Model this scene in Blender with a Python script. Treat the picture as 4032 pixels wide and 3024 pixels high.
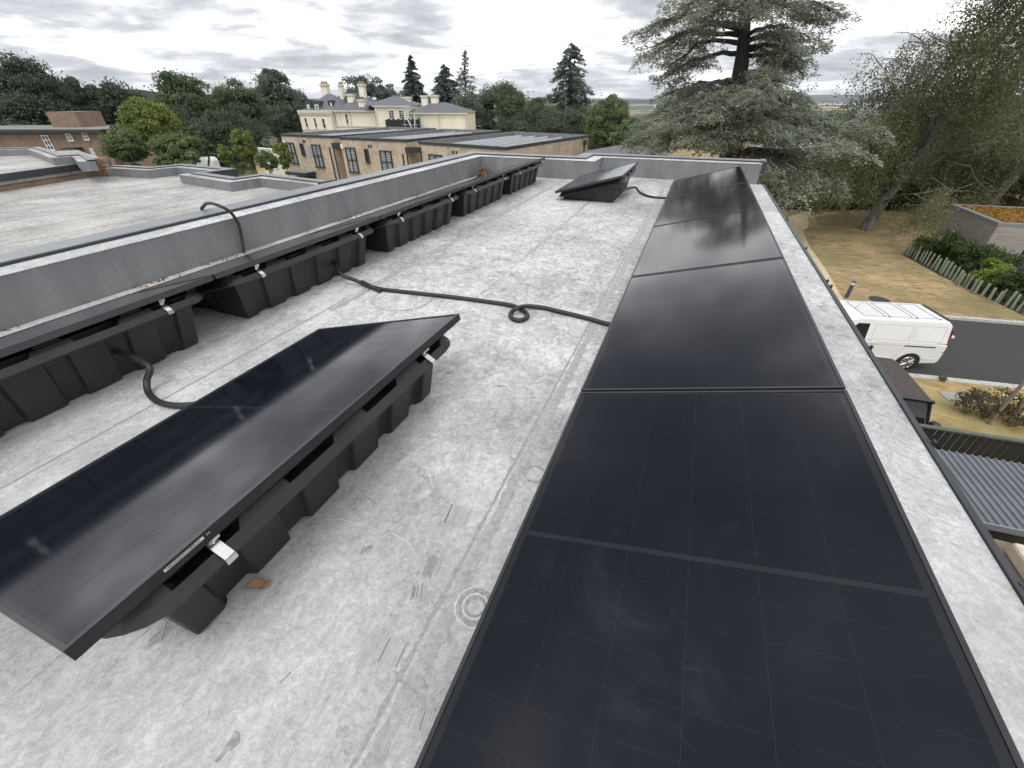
import bpy, bmesh, math, random
import numpy as np
from mathutils import Vector, Matrix
R = math.radians
for o in list(bpy.data.objects): bpy.data.objects.remove(o)
SC = bpy.context.scene
COL = SC.collection
# ------------------------------------------------------------------ camera
H = 1.33                      # eye above the roof deck (z = 0)
F, CX, CY = 1625., 2016., 1512.
PITCH, YAW = R(34.6), R(21.48)
cam = bpy.data.objects.new('camera', bpy.data.cameras.new('camera')); COL.objects.link(cam)
cam.location = (0, 0, H); cam.rotation_euler = (math.pi/2-PITCH, 0, YAW)
cam.data.sensor_width = 36; cam.data.lens = F*36/4032; cam.data.clip_start = .02; cam.data.clip_end = 60000
SC.camera = cam
SC.render.resolution_x, SC.render.resolution_y = 1024, 768
# ------------------------------------------------------------------ sky, sun, exposure
SUN_EL, SUN_AZ = R(60), R(172)          # azimuth from +Y towards +X
W = bpy.data.worlds.new('World'); SC.world = W; W.use_nodes = True
nt = W.node_tree; N = nt.nodes; L = nt.links; N.clear()
def nd(t, tree=None, **k):
    n = (tree or nt).nodes.new(t)
    for a, b in k.items(): setattr(n, a, b)
    return n
sky = nd('ShaderNodeTexSky', sky_type='NISHITA', sun_disc=False, sun_elevation=SUN_EL, sun_rotation=SUN_AZ, altitude=60, air_density=1.2, dust_density=2.5)
tc = nd('ShaderNodeTexCoord'); sx = nd('ShaderNodeSeparateXYZ'); L.new(tc.outputs['Generated'], sx.inputs[0])
def mth(op, a, b=None, tree=None, clamp=False):
    n = nd('ShaderNodeMath', tree, operation=op); n.use_clamp = clamp
    tr = (tree or nt)
    for i, v in enumerate((a, b)):
        if v is None: continue
        if isinstance(v, (int, float)): n.inputs[i].default_value = v
        else: tr.links.new(v, n.inputs[i])
    return n.outputs[0]
zc = mth('MAXIMUM', sx.outputs[2], 0.0); den = mth('ADD', zc, 0.13)
cb = nd('ShaderNodeCombineXYZ'); L.new(mth('DIVIDE', sx.outputs[0], den), cb.inputs[0]); L.new(mth('DIVIDE', sx.outputs[1], den), cb.inputs[1]); cb.inputs[2].default_value = 3.7
def noise(vec, scale, detail=6, rough=.55, dist=0., tree=None):
    n = nd('ShaderNodeTexNoise', tree); n.inputs['Scale'].default_value = scale; n.inputs['Detail'].default_value = detail
    n.inputs['Roughness'].default_value = rough; n.inputs['Distortion'].default_value = dist
    if vec is not None: (tree or nt).links.new(vec, n.inputs['Vector'])
    return n.outputs['Fac']
def ramp(fac, stops, tree=None, interp='LINEAR'):
    n = nd('ShaderNodeValToRGB', tree); cr = n.color_ramp; cr.interpolation = interp
    while len(cr.elements) < len(stops): cr.elements.new(.5)
    for e, (p, c) in zip(cr.elements, stops): e.position = p; e.color = (*c, 1) if len(c) == 3 else c
    (tree or nt).links.new(fac, n.inputs[0]); return n.outputs[0]
def g3(v): return (v, v, v)
n1 = noise(cb.outputs[0], .88, 7, .54, .4); n2 = noise(cb.outputs[0], 2.3, 6, .58, .3)
m = mth('ADD', mth('MULTIPLY', n1, .6), mth('MULTIPLY', n2, .4))
cloudcol = ramp(m, [(.36, (25., 25., 25.)), (.43, (14., 14.1, 14.2)), (.495, (9., 9.1, 9.3)), (.555, (6.1, 6.25, 6.6)), (.64, (4.2, 4.35, 4.7))])
# even brightening towards the sun seen through the overcast
sdir = nd('ShaderNodeVectorMath', operation='DOT_PRODUCT'); L.new(tc.outputs['Generated'], sdir.inputs[0])
sdir.inputs[1].default_value = (math.sin(SUN_AZ)*math.cos(SUN_EL), math.cos(SUN_AZ)*math.cos(SUN_EL), math.sin(SUN_EL))
glow = mth('ADD', mth('MULTIPLY', mth('POWER', mth('MAXIMUM', sdir.outputs['Value'], 0.), 3.), .55), .85)
cm = nd('ShaderNodeMix', data_type='RGBA', blend_type='MULTIPLY'); cm.inputs[0].default_value = 1
L.new(cloudcol, cm.inputs[6]); gc = nd('ShaderNodeCombineXYZ'); [L.new(glow, gc.inputs[i]) for i in range(3)]; L.new(gc.outputs[0], cm.inputs[7])
mx = nd('ShaderNodeMix', data_type='RGBA'); L.new(sky.outputs[0], mx.inputs[6]); L.new(cm.outputs[2], mx.inputs[7])
cov = ramp(m, [(.27, g3(.55)), (.36, g3(1.))]); L.new(cov, mx.inputs[0])
bg = nd('ShaderNodeBackground'); bg.inputs[1].default_value = .118; L.new(mx.outputs[2], bg.inputs[0])
wo = nd('ShaderNodeOutputWorld'); L.new(bg.outputs[0], wo.inputs[0])
sun = bpy.data.objects.new('sun', bpy.data.lights.new('sun', 'SUN')); COL.objects.link(sun)
sun.data.energy = 1.0; sun.data.angle = R(24); sun.data.color = (1, .965, .91)
sun.rotation_euler = (math.pi/2-SUN_EL, 0, math.pi-SUN_AZ)
SC.view_settings.view_transform = 'Standard'; SC.view_settings.look = 'None'; SC.view_settings.gamma = 1
SC.view_settings.exposure = 0.28
SC.render.engine = 'CYCLES'
SC.cycles.transparent_max_bounces = 16; SC.cycles.max_bounces = 5; SC.cycles.diffuse_bounces = 2; SC.cycles.glossy_bounces = 3; SC.cycles.transmission_bounces = 3; SC.cycles.volume_bounces = 0
# ------------------------------------------------------------------ geometry of the place: pixel of the photograph -> point at a real distance
_cp, _sp, _cy, _sy = math.cos(PITCH), math.sin(PITCH), math.cos(YAW), math.sin(YAW)
FW = np.array([-_sy*_cp, _cy*_cp, -_sp]); RT = np.array([_cy, _sy, 0]); UP = np.cross(RT, FW)
def ray(px, py): return FW+RT*(px-CX)/F-UP*(py-CY)/F
def G(px, py, z=0.):            # on the level z
    d = ray(px, py); t = (z-H)/d[2]; return np.array([0, 0, H])+d*t
def P(px, py, dist):            # at a horizontal distance
    d = ray(px, py); return np.array([0, 0, H])+d*dist/math.hypot(d[0], d[1])
class Facade:
    """a vertical plane through A and B (plan points): u runs from A to B, v goes in behind it"""
    def __init__(s, A, B):
        s.A = np.array(A[:2], float); d = np.array(B[:2], float)-s.A; s.len = np.hypot(*d); s.u = d/s.len; s.v = np.array([-s.u[1], s.u[0]])
    def uz(s, px, py, v=0.):
        d = ray(px, py); A = s.A+s.v*v; t = (A@s.v)/(d[:2]@s.v); p = d[:2]*t; return (p-s.A)@s.u, H+d[2]*t
    def w(s, u, v, z): q = s.A+s.u*u+s.v*v; return (q[0], q[1], z)
GZ = -6.5
def sm(t): t = min(1., max(0., t)); return t*t*(3-2*t)
def ground_z(x, y):
    r = math.hypot(x, y); z = GZ-1.1*sm((-x-6)/22.)
    return z+(-58-z)*sm((r-150)/650.)
# ------------------------------------------------------------------ mesh helpers
class MB:
    def __init__(s): s.v = []; s.f = []
    def add(s, vs, fs): b = len(s.v); s.v += [tuple(map(float, q)) for q in vs]; s.f += [tuple(i+b for i in f) for f in fs]; return s
    def box(s, x0, x1, y0, y1, z0, z1):
        return s.add([(x0, y0, z0), (x1, y0, z0), (x1, y1, z0), (x0, y1, z0), (x0, y0, z1), (x1, y0, z1), (x1, y1, z1), (x0, y1, z1)],
                     [(3, 2, 1, 0), (4, 5, 6, 7), (0, 1, 5, 4), (1, 2, 6, 5), (2, 3, 7, 6), (3, 0, 4, 7)])
    def hexa(s, b, t):          # bottom loop and top loop of any polygon
        n = len(b); return s.add(list(b)+list(t), [tuple(range(n))[::-1], tuple(range(n, 2*n))]+[(i, (i+1) % n, n+(i+1) % n, n+i) for i in range(n)])
    def prism(s, poly, z0, z1): return s.hexa([(x, y, z0) for x, y in poly], [(x, y, z1) for x, y in poly])
    def fbox(s, fc, u0, u1, v0, v1, z0, z1):
        c = [(u0, v0), (u1, v0), (u1, v1), (u0, v1)]; return s.hexa([fc.w(u, v, z0) for u, v in c], [fc.w(u, v, z1) for u, v in c])
    def tube(s, pts, r, n=8, cap=True):
        pts = [np.array(p, float) for p in pts]; m = len(pts); rr = r if hasattr(r, '__len__') else [r]*m; vs = []; fs = []; ref = None
        for i, p in enumerate(pts):
            t = pts[min(i+1, m-1)]-pts[max(i-1, 0)]; t = t/(np.linalg.norm(t)+1e-9)
            if ref is None: ref = np.array([0, 0, 1.]) if abs(t[2]) < .9 else np.array([1., 0, 0])
            a = ref-t*(ref@t); a /= np.linalg.norm(a)+1e-9; ref = a; b = np.cross(t, a)
            for k in range(n): an = 2*math.pi*k/n; vs.append(p+rr[i]*(a*math.cos(an)+b*math.sin(an)))
        for i in range(m-1):
            for k in range(n): fs.append((i*n+k, i*n+(k+1) % n, (i+1)*n+(k+1) % n, (i+1)*n+k))
        if cap: fs += [tuple(range(n))[::-1], tuple(range((m-1)*n, m*n))]
        return s.add(vs, fs)
    def lathe(s, prof, n=16, c=(0, 0)):
        vs = [(c[0]+r*math.cos(2*math.pi*k/n), c[1]+r*math.sin(2*math.pi*k/n), z) for r, z in prof for k in range(n)]; m = len(prof)
        fs = [(i*n+k, i*n+(k+1) % n, (i+1)*n+(k+1) % n, (i+1)*n+k) for i in range(m-1) for k in range(n)]
        return s.add(vs, fs+[tuple(range(n))[::-1], tuple(range((m-1)*n, m*n))])
    def mesh(s, name, origin=(0, 0, 0), smooth=False):
        me = bpy.data.meshes.new(name); o = np.array(origin, float)
        me.from_pydata([tuple(np.array(q)-o) for q in s.v], [], s.f)
        bm = bmesh.new(); bm.from_mesh(me); bmesh.ops.recalc_face_normals(bm, faces=bm.faces); bm.to_mesh(me); bm.free()
        if smooth:
            for p in me.polygons: p.use_smooth = True
        return me
def link(name, me, mat, parent=None, loc=None, bevel=0, seg=2, kind=None):
    o = bpy.data.objects.new(name, me); COL.objects.link(o)
    if mat and not me.materials: me.materials.append(mat)
    if parent: o.parent = parent
    if loc is not None: o.location = loc
    if bevel:
        b = o.modifiers.new('b', 'BEVEL'); b.width = bevel; b.segments = seg; b.limit_method = 'ANGLE'; b.angle_limit = R(35); b.harden_normals = False
    if kind: o['kind'] = kind
    return o
def obj(name, mb, mat, parent=None, bevel=0, smooth=False, kind=None, seg=2):
    """mesh given in world coordinates; placed relative to the parent's base"""
    org = tuple(parent_world(parent)) if parent else (0, 0, 0)
    return link(name, mb.mesh(name, org, smooth), mat, parent, None, bevel, seg, kind)
def parent_world(p):
    v = Vector((0, 0, 0))
    while p: v += p.location; p = p.parent
    return v
def tag(o, label=None, cat=None, group=None, kind=None):
    if label: o['label'] = label
    if cat: o['category'] = cat
    if group: o['group'] = group
    if kind: o['kind'] = kind
    return o
def thing(name, label, cat, loc=(0, 0, 0), group=None, rz=0):
    o = bpy.data.objects.new(name, None); COL.objects.link(o); o.location = tuple(map(float, loc)); o.rotation_euler.z = rz; o.empty_display_size = .2
    return tag(o, label, cat, group)
def struct(name, mb, mat, smooth=False, parent=None): o = obj(name, mb, mat, parent, smooth=smooth); o['kind'] = 'structure'; return o
def copy_tree(o, parent=None):
    c = o.copy(); COL.objects.link(c); c.parent = parent
    for ch in list(o.children): copy_tree(ch, c)
    return c
# ------------------------------------------------------------------ materials
def lin(r, g, b): return tuple(((c/255)/12.92 if c/255 < .04045 else ((c/255+.055)/1.055)**2.4) for c in (r, g, b))
def newmat(name):
    m = bpy.data.materials.new(name); m.use_nodes = True; t = m.node_tree; b = t.nodes['Principled BSDF']; return m, t, b
def coords(t, kind='Object', scale=None):
    c = nd('ShaderNodeTexCoord', t).outputs[kind]
    if scale is None: return c
    mp = nd('ShaderNodeMapping', t); mp.inputs['Scale'].default_value = scale; t.links.new(c, mp.inputs[0]); return mp.outputs[0]
def M(name, col, col2=None, rough=.6, scale=6., spread=.22, metal=0., bump=0., bscale=None, detail=6, spec=.5, stretch=(1, 1, 1), island=0.):
    m, t, b = newmat(name); col2 = col2 or tuple(c*(1-spread) for c in col); col1 = col if col2 else col
    v = coords(t, 'Object', stretch); f = noise(v, scale, detail, .62, .15, t)
    cr = ramp(f, [(.33, col2), (.67, col1)], t)
    if island:
        g = nd('ShaderNodeNewGeometry', t); mxn = nd('ShaderNodeMix', t, data_type='RGBA', blend_type='MULTIPLY'); mxn.inputs[0].default_value = 1
        t.links.new(cr, mxn.inputs[6]); t.links.new(ramp(g.outputs['Random Per Island'], [(0, g3(1-island)), (1, g3(1+island*.6))], t), mxn.inputs[7]); cr = mxn.outputs[2]
    t.links.new(cr, b.inputs['Base Color'])
    b.inputs['Roughness'].default_value = rough; b.inputs['Metallic'].default_value = metal; b.inputs['Specular IOR Level'].default_value = spec
    if bump:
        bn = nd('ShaderNodeBump', t); bn.inputs['Strength'].default_value = bump; bn.inputs['Distance'].default_value = .02
        t.links.new(noise(v, bscale or scale*4, 5, .6, 0, t), bn.inputs['Height']); t.links.new(bn.outputs[0], b.inputs['Normal'])
    return m
def leafmat(name, col, col2, trans=.35, nscale=.35):
    m, t, b = newmat(name); v = coords(t)
    f = noise(v, nscale, 3, .5, 0, t); cr = ramp(f, [(.35, col2), (.65, col)], t)
    g = nd('ShaderNodeNewGeometry', t); mm = nd('ShaderNodeMix', t, data_type='RGBA', blend_type='MULTIPLY'); mm.inputs[0].default_value = 1
    t.links.new(cr, mm.inputs[6]); t.links.new(ramp(g.outputs['Random Per Island'], [(0, g3(.6)), (.8, g3(1.15)), (1, g3(1.5))], t), mm.inputs[7])
    t.links.new(mm.outputs[2], b.inputs['Base Color']); b.inputs['Roughness'].default_value = .55; b.inputs['Specular IOR Level'].default_value = .35
    tr = nd('ShaderNodeBsdfTranslucent', t); t.links.new(mm.outputs[2], tr.inputs[0]); ms = nd('ShaderNodeMixShader', t); ms.inputs[0].default_value = min(.5, trans+.12)
    t.links.new(b.outputs[0], ms.inputs[1]); t.links.new(tr.outputs[0], ms.inputs[2]); t.links.new(ms.outputs[0], t.nodes['Material Output'].inputs[0]); return m
def membrane_mat(name, base, seed=0., contrast=1., warm=.0):
    """weathered mineral-felt / coated membrane: pale bloom, grey wash, dark scuffs"""
    m, t, b = newmat(name); c = coords(t); mp = nd('ShaderNodeMapping', t); mp.inputs['Location'].default_value = (seed, seed*1.7, 0); t.links.new(c, mp.inputs[0]); v = mp.outputs[0]
    mpx = nd('ShaderNodeMapping', t); mpx.inputs['Scale'].default_value = (1.35, .6, 1); mpx.inputs['Rotation'].default_value = (0, 0, .25); t.links.new(v, mpx.inputs[0]); vs = mpx.outputs[0]
    big = noise(v, .9, 6, .6, .6, t); mid = noise(vs, 5.5, 8, .68, 1.2, t); fine = noise(v, 52, 8, .76, .5, t); sp = noise(v, 120, 3, .6, 0, t)
    s = mth('ADD', mth('MULTIPLY', big, .34, t), mth('MULTIPLY', mid, .18, t), t); s = mth('ADD', s, mth('ADD', mth('MULTIPLY', fine, .25, t), mth('MULTIPLY', noise(v, 150, 6, .85, 0, t), .23, t), t), t)
    spd = nd('ShaderNodeSeparateXYZ', t); t.links.new(c, spd.inputs[0]); zone = ramp(mth('ADD', mth('MULTIPLY', spd.outputs[1], .16, t), mth('MULTIPLY', big, .9, t), t), [(.05, g3(.25)), (.55, g3(1.))], t)
    flk = noise(noise_vec(t, v, 7., .22), 15, 5, .62, 1.6, t); s = mth('ADD', s, mth('MULTIPLY', mth('MULTIPLY', mth('SUBTRACT', flk, .5, t), zone, t), .52, t), t)
    d = .066*contrast
    col = ramp(s, [(.5-d*1.5, tuple(x*.46 for x in base)), (.5-d*.5, tuple(x*.78 for x in base)), (.5+d*.25, base), (.5+d*1.2, tuple(min(.86, x*1.34) for x in base))], t)
    # thin dark scuff marks
    w = nd('ShaderNodeTexVoronoi', t, feature='DISTANCE_TO_EDGE'); w.inputs['Scale'].default_value = 3.1; t.links.new(noise_vec(t, vs, 3., .55), w.inputs['Vector'])
    gate = ramp(noise(v, 1.7, 3, .5, 0, t), [(.55, g3(0)), (.66, g3(1))], t)
    line = ramp(w.outputs['Distance'], [(.0, g3(1)), (.022, g3(0))], t)
    k = mth('MULTIPLY', gate, line, t); k = mth('MULTIPLY', k, mth('MULTIPLY', fine, 1.1, t), t)
    mxn = nd('ShaderNodeMix', t, data_type='RGBA'); t.links.new(k, mxn.inputs[0]); t.links.new(col, mxn.inputs[6]); mxn.inputs[7].default_value = (*[x*.36 for x in base], 1)
    speck = ramp(sp, [(.66, g3(0)), (.74, g3(.55))], t); mz = nd('ShaderNodeMix', t, data_type='RGBA'); t.links.new(speck, mz.inputs[0]); t.links.new(mxn.outputs[2], mz.inputs[6]); mz.inputs[7].default_value = (*[x*.55 for x in base], 1)
    last = mz.outputs[2]
    if warm:
        wm = nd('ShaderNodeMix', t, data_type='RGBA'); t.links.new(ramp(noise(mpx.outputs[0], .55, 5, .6, .4, t), [(.45, g3(0)), (.7, g3(warm))], t), wm.inputs[0]); t.links.new(last, wm.inputs[6]); wm.inputs[7].default_value = (.20, .165, .125, 1); last = wm.outputs[2]
    t.links.new(last, b.inputs['Base Color']); b.inputs['Roughness'].default_value = .62; b.inputs['Specular IOR Level'].default_value = .35
    bn = nd('ShaderNodeBump', t); bn.inputs['Strength'].default_value = .35; bn.inputs['Distance'].default_value = .006
    t.links.new(mth('ADD', mth('MULTIPLY', mid, .6, t), mth('MULTIPLY', fine, .4, t), t), bn.inputs['Height']); t.links.new(bn.outputs[0], b.inputs['Normal']); return m
def noise_vec(t, v, scale, amt):
    n = nd('ShaderNodeTexNoise', t); n.inputs['Scale'].default_value = scale; n.inputs['Detail'].default_value = 4; t.links.new(v, n.inputs['Vector'])
    a = nd('ShaderNodeVectorMath', t, operation='MULTIPLY_ADD'); t.links.new(n.outputs['Color'], a.inputs[0]); a.inputs[1].default_value = (amt, amt, amt); t.links.new(v, a.inputs[2]); return a.outputs[0]
def brickmat(name, c1, c2, mortar, rot=0., rh=.075, bw=.225):
    m, t, b = newmat(name); c = coords(t); mp = nd('ShaderNodeMapping', t); mp.inputs['Rotation'].default_value = (0, 0, -rot); t.links.new(c, mp.inputs[0])
    s = nd('ShaderNodeSeparateXYZ', t); t.links.new(mp.outputs[0], s.inputs[0]); q = nd('ShaderNodeCombineXYZ', t)
    t.links.new(mth('ADD', s.outputs[0], s.outputs[1], t), q.inputs[0]); t.links.new(s.outputs[2], q.inputs[1])
    br = nd('ShaderNodeTexBrick', t); t.links.new(q.outputs[0], br.inputs['Vector']); br.inputs['Scale'].default_value = 1; br.inputs['Brick Width'].default_value = bw; br.inputs['Row Height'].default_value = rh
    br.inputs['Mortar Size'].default_value = .009; br.inputs['Mortar Smooth'].default_value = .2; br.inputs['Bias'].default_value = -.1
    br.inputs['Color1'].default_value = (*c1, 1); br.inputs['Color2'].default_value = (*c2, 1); br.inputs['Mortar'].default_value = (*mortar, 1)
    mm = nd('ShaderNodeMix', t, data_type='RGBA', blend_type='MULTIPLY'); mm.inputs[0].default_value = 1; t.links.new(br.outputs['Color'], mm.inputs[6])
    t.links.new(ramp(noise(c, 1.3, 6, .65, .3, t), [(.3, g3(.72)), (.7, g3(1.15))], t), mm.inputs[7]); t.links.new(mm.outputs[2], b.inputs['Base Color']); b.inputs['Roughness'].default_value = .85
    bn = nd('ShaderNodeBump', t); bn.inputs['Strength'].default_value = .6; bn.inputs['Distance'].default_value = .008; bn.invert = True; t.links.new(br.outputs['Fac'], bn.inputs['Height']); t.links.new(bn.outputs[0], b.inputs['Normal']); return m
def glassmat(name, tint=(1, 1, 1), rough=.13, ior=1.5, dust=.0, dustcol=(.35, .38, .42), f_add=0., streak=1., base=None):
    """a clear pane: Fresnel reflection over see-through, with a thin film of dust and smears"""
    m, t, b = newmat(name); t.nodes.remove(b); out = t.nodes['Material Output']
    geo = nd('ShaderNodeNewGeometry', t); dp = nd('ShaderNodeVectorMath', t, operation='DOT_PRODUCT'); t.links.new(geo.outputs['Normal'], dp.inputs[0]); t.links.new(geo.outputs['Incoming'], dp.inputs[1])
    f0 = ((ior-1)/(ior+1))**2; sch = mth('ADD', mth('MULTIPLY', mth('POWER', mth('SUBTRACT', 1., mth('ABSOLUTE', dp.outputs['Value'], None, t), t), 5., t), 1-f0, t), f0, t); tp = nd('ShaderNodeBsdfTransparent' if base is None else 'ShaderNodeBsdfDiffuse', t); tp.inputs[0].default_value = (*(tint if base is None else base), 1)
    gl = nd('ShaderNodeBsdfAnisotropic', t); gl.inputs['Roughness'].default_value = rough; gl.inputs[0].default_value = (1, 1, 1, 1)
    a = nd('ShaderNodeMixShader', t); t.links.new(mth('ADD', sch, f_add, t, True), a.inputs[0]); t.links.new(tp.outputs[0], a.inputs[1]); t.links.new(gl.outputs[0], a.inputs[2])
    if dust:
        c = coords(t) if base is None else geo.outputs['Position']; mpp = nd('ShaderNodeMapping', t); mpp.inputs['Scale'].default_value = (3., 40., 3.); t.links.new(c, mpp.inputs[0]); df = nd('ShaderNodeBsdfDiffuse', t); df.inputs[0].default_value = (*dustcol, 1); e = nd('ShaderNodeMixShader', t)
        f1 = ramp(noise(c, 2.2, 7, .7, .8, t), [(.57, g3(.006)), (.66, g3(dust)), (.76, g3(dust*3.))], t)
        f2 = ramp(noise(mpp.outputs[0], 2.2, 5, .7, .6, t), [(.68, g3(0)), (.76, g3(dust*1.6*streak))], t)
        f3 = ramp(noise(c, 95, 2, .5, 0, t), [(.79, g3(0)), (.81, g3(.6))], t); gate = ramp(noise(c, 3.4, 2, .5, 0, t), [(.52, g3(0)), (.6, g3(1))], t)
        tot = mth('ADD', mth('ADD', f1, f2, t), mth('MULTIPLY', f3, gate, t), t, True)
        t.links.new(tot, e.inputs[0]); t.links.new(a.outputs[0], e.inputs[1]); t.links.new(df.outputs[0], e.inputs[2]); a = e
    t.links.new(a.outputs[0], out.inputs[0]); return m
MAT = dict(
    membrane=membrane_mat('membrane', (.465, .467, .460), 0.), membrane2=membrane_mat('membrane_far', (.40, .395, .38), 4.3, 1.1, .45), strip=membrane_mat('membrane_edge', (.49, .494, .495), 9.1, 1.25),
    upstand=M('upstand_felt', (.215, .222, .228), (.15, .156, .162), .6, 1.6, bump=.25, bscale=30, stretch=(2.5, 2.5, .8)), seam=M('seam_bleed', (.46, .455, .44), (.30, .295, .285), .6, 55, detail=8, bump=.4),
    scuff=M('scuff', (.22, .217, .21), (.38, .375, .365), .6, 60), rub=M('rubbed_felt', (.40, .398, .39), (.47, .468, .46), .65, 50), bloom=M('white_bloom', (.62, .625, .625), (.46, .465, .47), .7, 90),
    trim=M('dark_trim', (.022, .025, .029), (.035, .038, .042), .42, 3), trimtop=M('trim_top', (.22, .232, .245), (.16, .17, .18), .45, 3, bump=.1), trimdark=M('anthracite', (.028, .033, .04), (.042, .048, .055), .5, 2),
    frame=M('black_anodised', (.028, .029, .031), (.018, .019, .020), .33, 9, stretch=(8, 1, 1)), tub=M('black_hdpe', (.024, .026, .027), (.013, .0145, .0155), .46, 5, detail=9, bump=.12, bscale=220, spec=.45),
    steel=M('bright_steel', (.82, .82, .80), (.66, .66, .65), .22, 30, metal=1.), cell=M('silicon_cell', (.0065, .0085, .017), (.005, .006, .010), .5, 3, spec=.0), backsheet=M('cell_gap', (.052, .056, .066), (.036, .039, .046), .6, 20, spec=.0),
    cable=M('conduit', (.021, .024, .025), (.014, .016, .017), .5, 20), sticker=M('sticker', (.5, .51, .52), (.4, .41, .42), .5, 30), ink=M('ink', (.02, .02, .022), None, .5),
    leafbrown=M('dry_leaf', (.24, .135, .065), (.13, .075, .04), .7, 40, island=.4), card=M('dead_leaf_tan', (.36, .22, .12), (.27, .155, .08), .75, 45),
    brick=brickmat('buff_brick', (.58, .475, .345), (.44, .34, .24), (.50, .465, .41), R(-8)), brickred=brickmat('red_brick', (.27, .165, .115), (.20, .115, .08), (.28, .24, .2), R(20)), brickown=brickmat('own_brick', (.37, .25, .15), (.27, .165, .095), (.34, .29, .24)),
    brickpc=M('brick_piece', (.36, .235, .15), (.26, .16, .10), .85, 7, island=.2), mortar=M('mortar', (.24, .21, .18), None, .9, 20),
    cream=M('cream_render', (.85, .80, .65), (.76, .71, .57), .8, .55, detail=8, bump=.1, bscale=9), white=M('white_paint', (.78, .78, .76), (.68, .68, .66), .45, 3), creamd=M('cream_trim', (.66, .63, .53), None, .7, 3),
    slate=M('slate_roof', (.135, .14, .155), (.085, .09, .10), .55, 3.2, detail=8, bump=.4, bscale=14, stretch=(1, 1, 4)), slated=M('slate_dark', (.05, .053, .062), (.035, .037, .043), .5, 3), lead=M('lead', (.24, .25, .26), None, .5, 5),
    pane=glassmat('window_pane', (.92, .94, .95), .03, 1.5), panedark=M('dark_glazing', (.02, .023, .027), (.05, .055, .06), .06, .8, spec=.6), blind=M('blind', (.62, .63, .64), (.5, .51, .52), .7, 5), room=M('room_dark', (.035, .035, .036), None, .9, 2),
    pvgrey=M('pv_back', (.62, .645, .68), (.54, .565, .60), .4, 2), pvdark=M('pv_face', (.05, .055, .065), None, .6, 2, spec=.0), flatroof=M('grey_flat_roof', (.22, .22, .215), (.16, .16, .155), .75, 1.2),
    asphalt=M('asphalt', (.048, .047, .047), (.032, .0315, .032), .85, 14, detail=9, bump=.35, bscale=160), kerb=M('kerb_concrete', (.50, .485, .45), (.38, .365, .335), .8, 7, bump=.2), slab=M('concrete_slab', (.36, .35, .33), (.27, .262, .25), .85, 9, bump=.2), slabw=M('pale_cover', (.66, .62, .53), None, .8, 9),
    path=M('resin_path', (.60, .50, .33), (.48, .39, .24), .85, 3.5, detail=9, bump=.2, bscale=60), soil=M('bark_soil', (.055, .04, .03), (.03, .022, .017), .95, 12, bump=.6),
    timber=M('silver_timber', (.42, .385, .345), (.24, .21, .185), .8, 3.2, detail=9, stretch=(.6, .6, 14), bump=.3, bscale=30, island=.25), fence=M('fence_timber', (.21, .165, .115), (.14, .105, .07), .8, 5, stretch=(4, 4, .6), island=.3), fencedark=M('dark_fence', (.032, .033, .026), (.02, .021, .017), .75, 5, stretch=(4, 4, .6), bump=.2), greenrail=M('green_rail', (.105, .125, .105), (.07, .085, .07), .7, 8),
    post=M('treated_post', (.27, .315, .225), (.18, .215, .15), .8, 6, stretch=(5, 5, 1), bump=.3), sedum=M('sedum', (.33, .13, .035), (.27, .22, .03), .9, 2.4, detail=9, island=.35), louvre=M('black_louvre', (.014, .016, .019), None, .45, 4),
    carwhite=M('van_white', (.76, .765, .77), (.70, .705, .71), .28, 2.), cardark=M('dark_paint', (.018, .019, .022), None, .25, 3), softtop=M('brown_canvas', (.075, .062, .056), (.05, .042, .038), .85, 10), carglass=M('car_glass', (.012, .014, .016), None, .05, 2, spec=.7), tyre=M('tyre', (.016, .016, .017), None, .8, 9), alloy=M('alloy', (.62, .62, .61), (.5, .5, .5), .3, 9, metal=.8), tail=M('tail_red', (.30, .012, .014), None, .2, 3), seamline=M('panel_gap', (.42, .425, .43), None, .6, 3), cargrey=M('grey_paint', (.05, .055, .06), None, .25, 3), redlamp=M('car_red', (.45, .05, .03), None, .3, 3),
    bark=M('bark', (.115, .095, .075), (.055, .045, .036), .9, 5, stretch=(3, 3, .7), bump=.7, bscale=9), birchbark=M('birch_bark', (.24, .225, .20), (.045, .04, .035), .8, 2.6, detail=8, stretch=(1.2, 1.2, .6), bump=.5), cedarbark=M('cedar_bark', (.075, .066, .058), (.035, .03, .027), .9, 4, stretch=(3, 3, .6), bump=.7),
    bollard=M('bollard_grey', (.075, .08, .088), None, .45, 5), boltop=M('bollard_head', (.16, .165, .175), None, .4, 5), lens=M('bollard_lens', (.74, .72, .68), None, .3, 5), metalroof=M('ribbed_metal', (.15, .16, .18), (.125, .135, .15), .45, 1.5), stone=M('brown_stone', (.25, .205, .155), (.16, .13, .10), .9, 6, bump=.5), palewood=M('pale_wood', (.52, .49, .44), (.35, .32, .28), .8, 4, stretch=(.7, .7, 10)),
    factory=M('white_cladding', (.72, .73, .75), None, .6, .05), haystack=M('dry_field', (.46, .37, .22), None, .9, .01), scaffold=M('galv', (.52, .53, .54), None, .4, 5, metal=.6), claypot=M('clay_pot', (.36, .27, .19), None, .8, 8), twig=M('twig', (.20, .165, .12), (.12, .10, .075), .9, 8))
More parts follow.
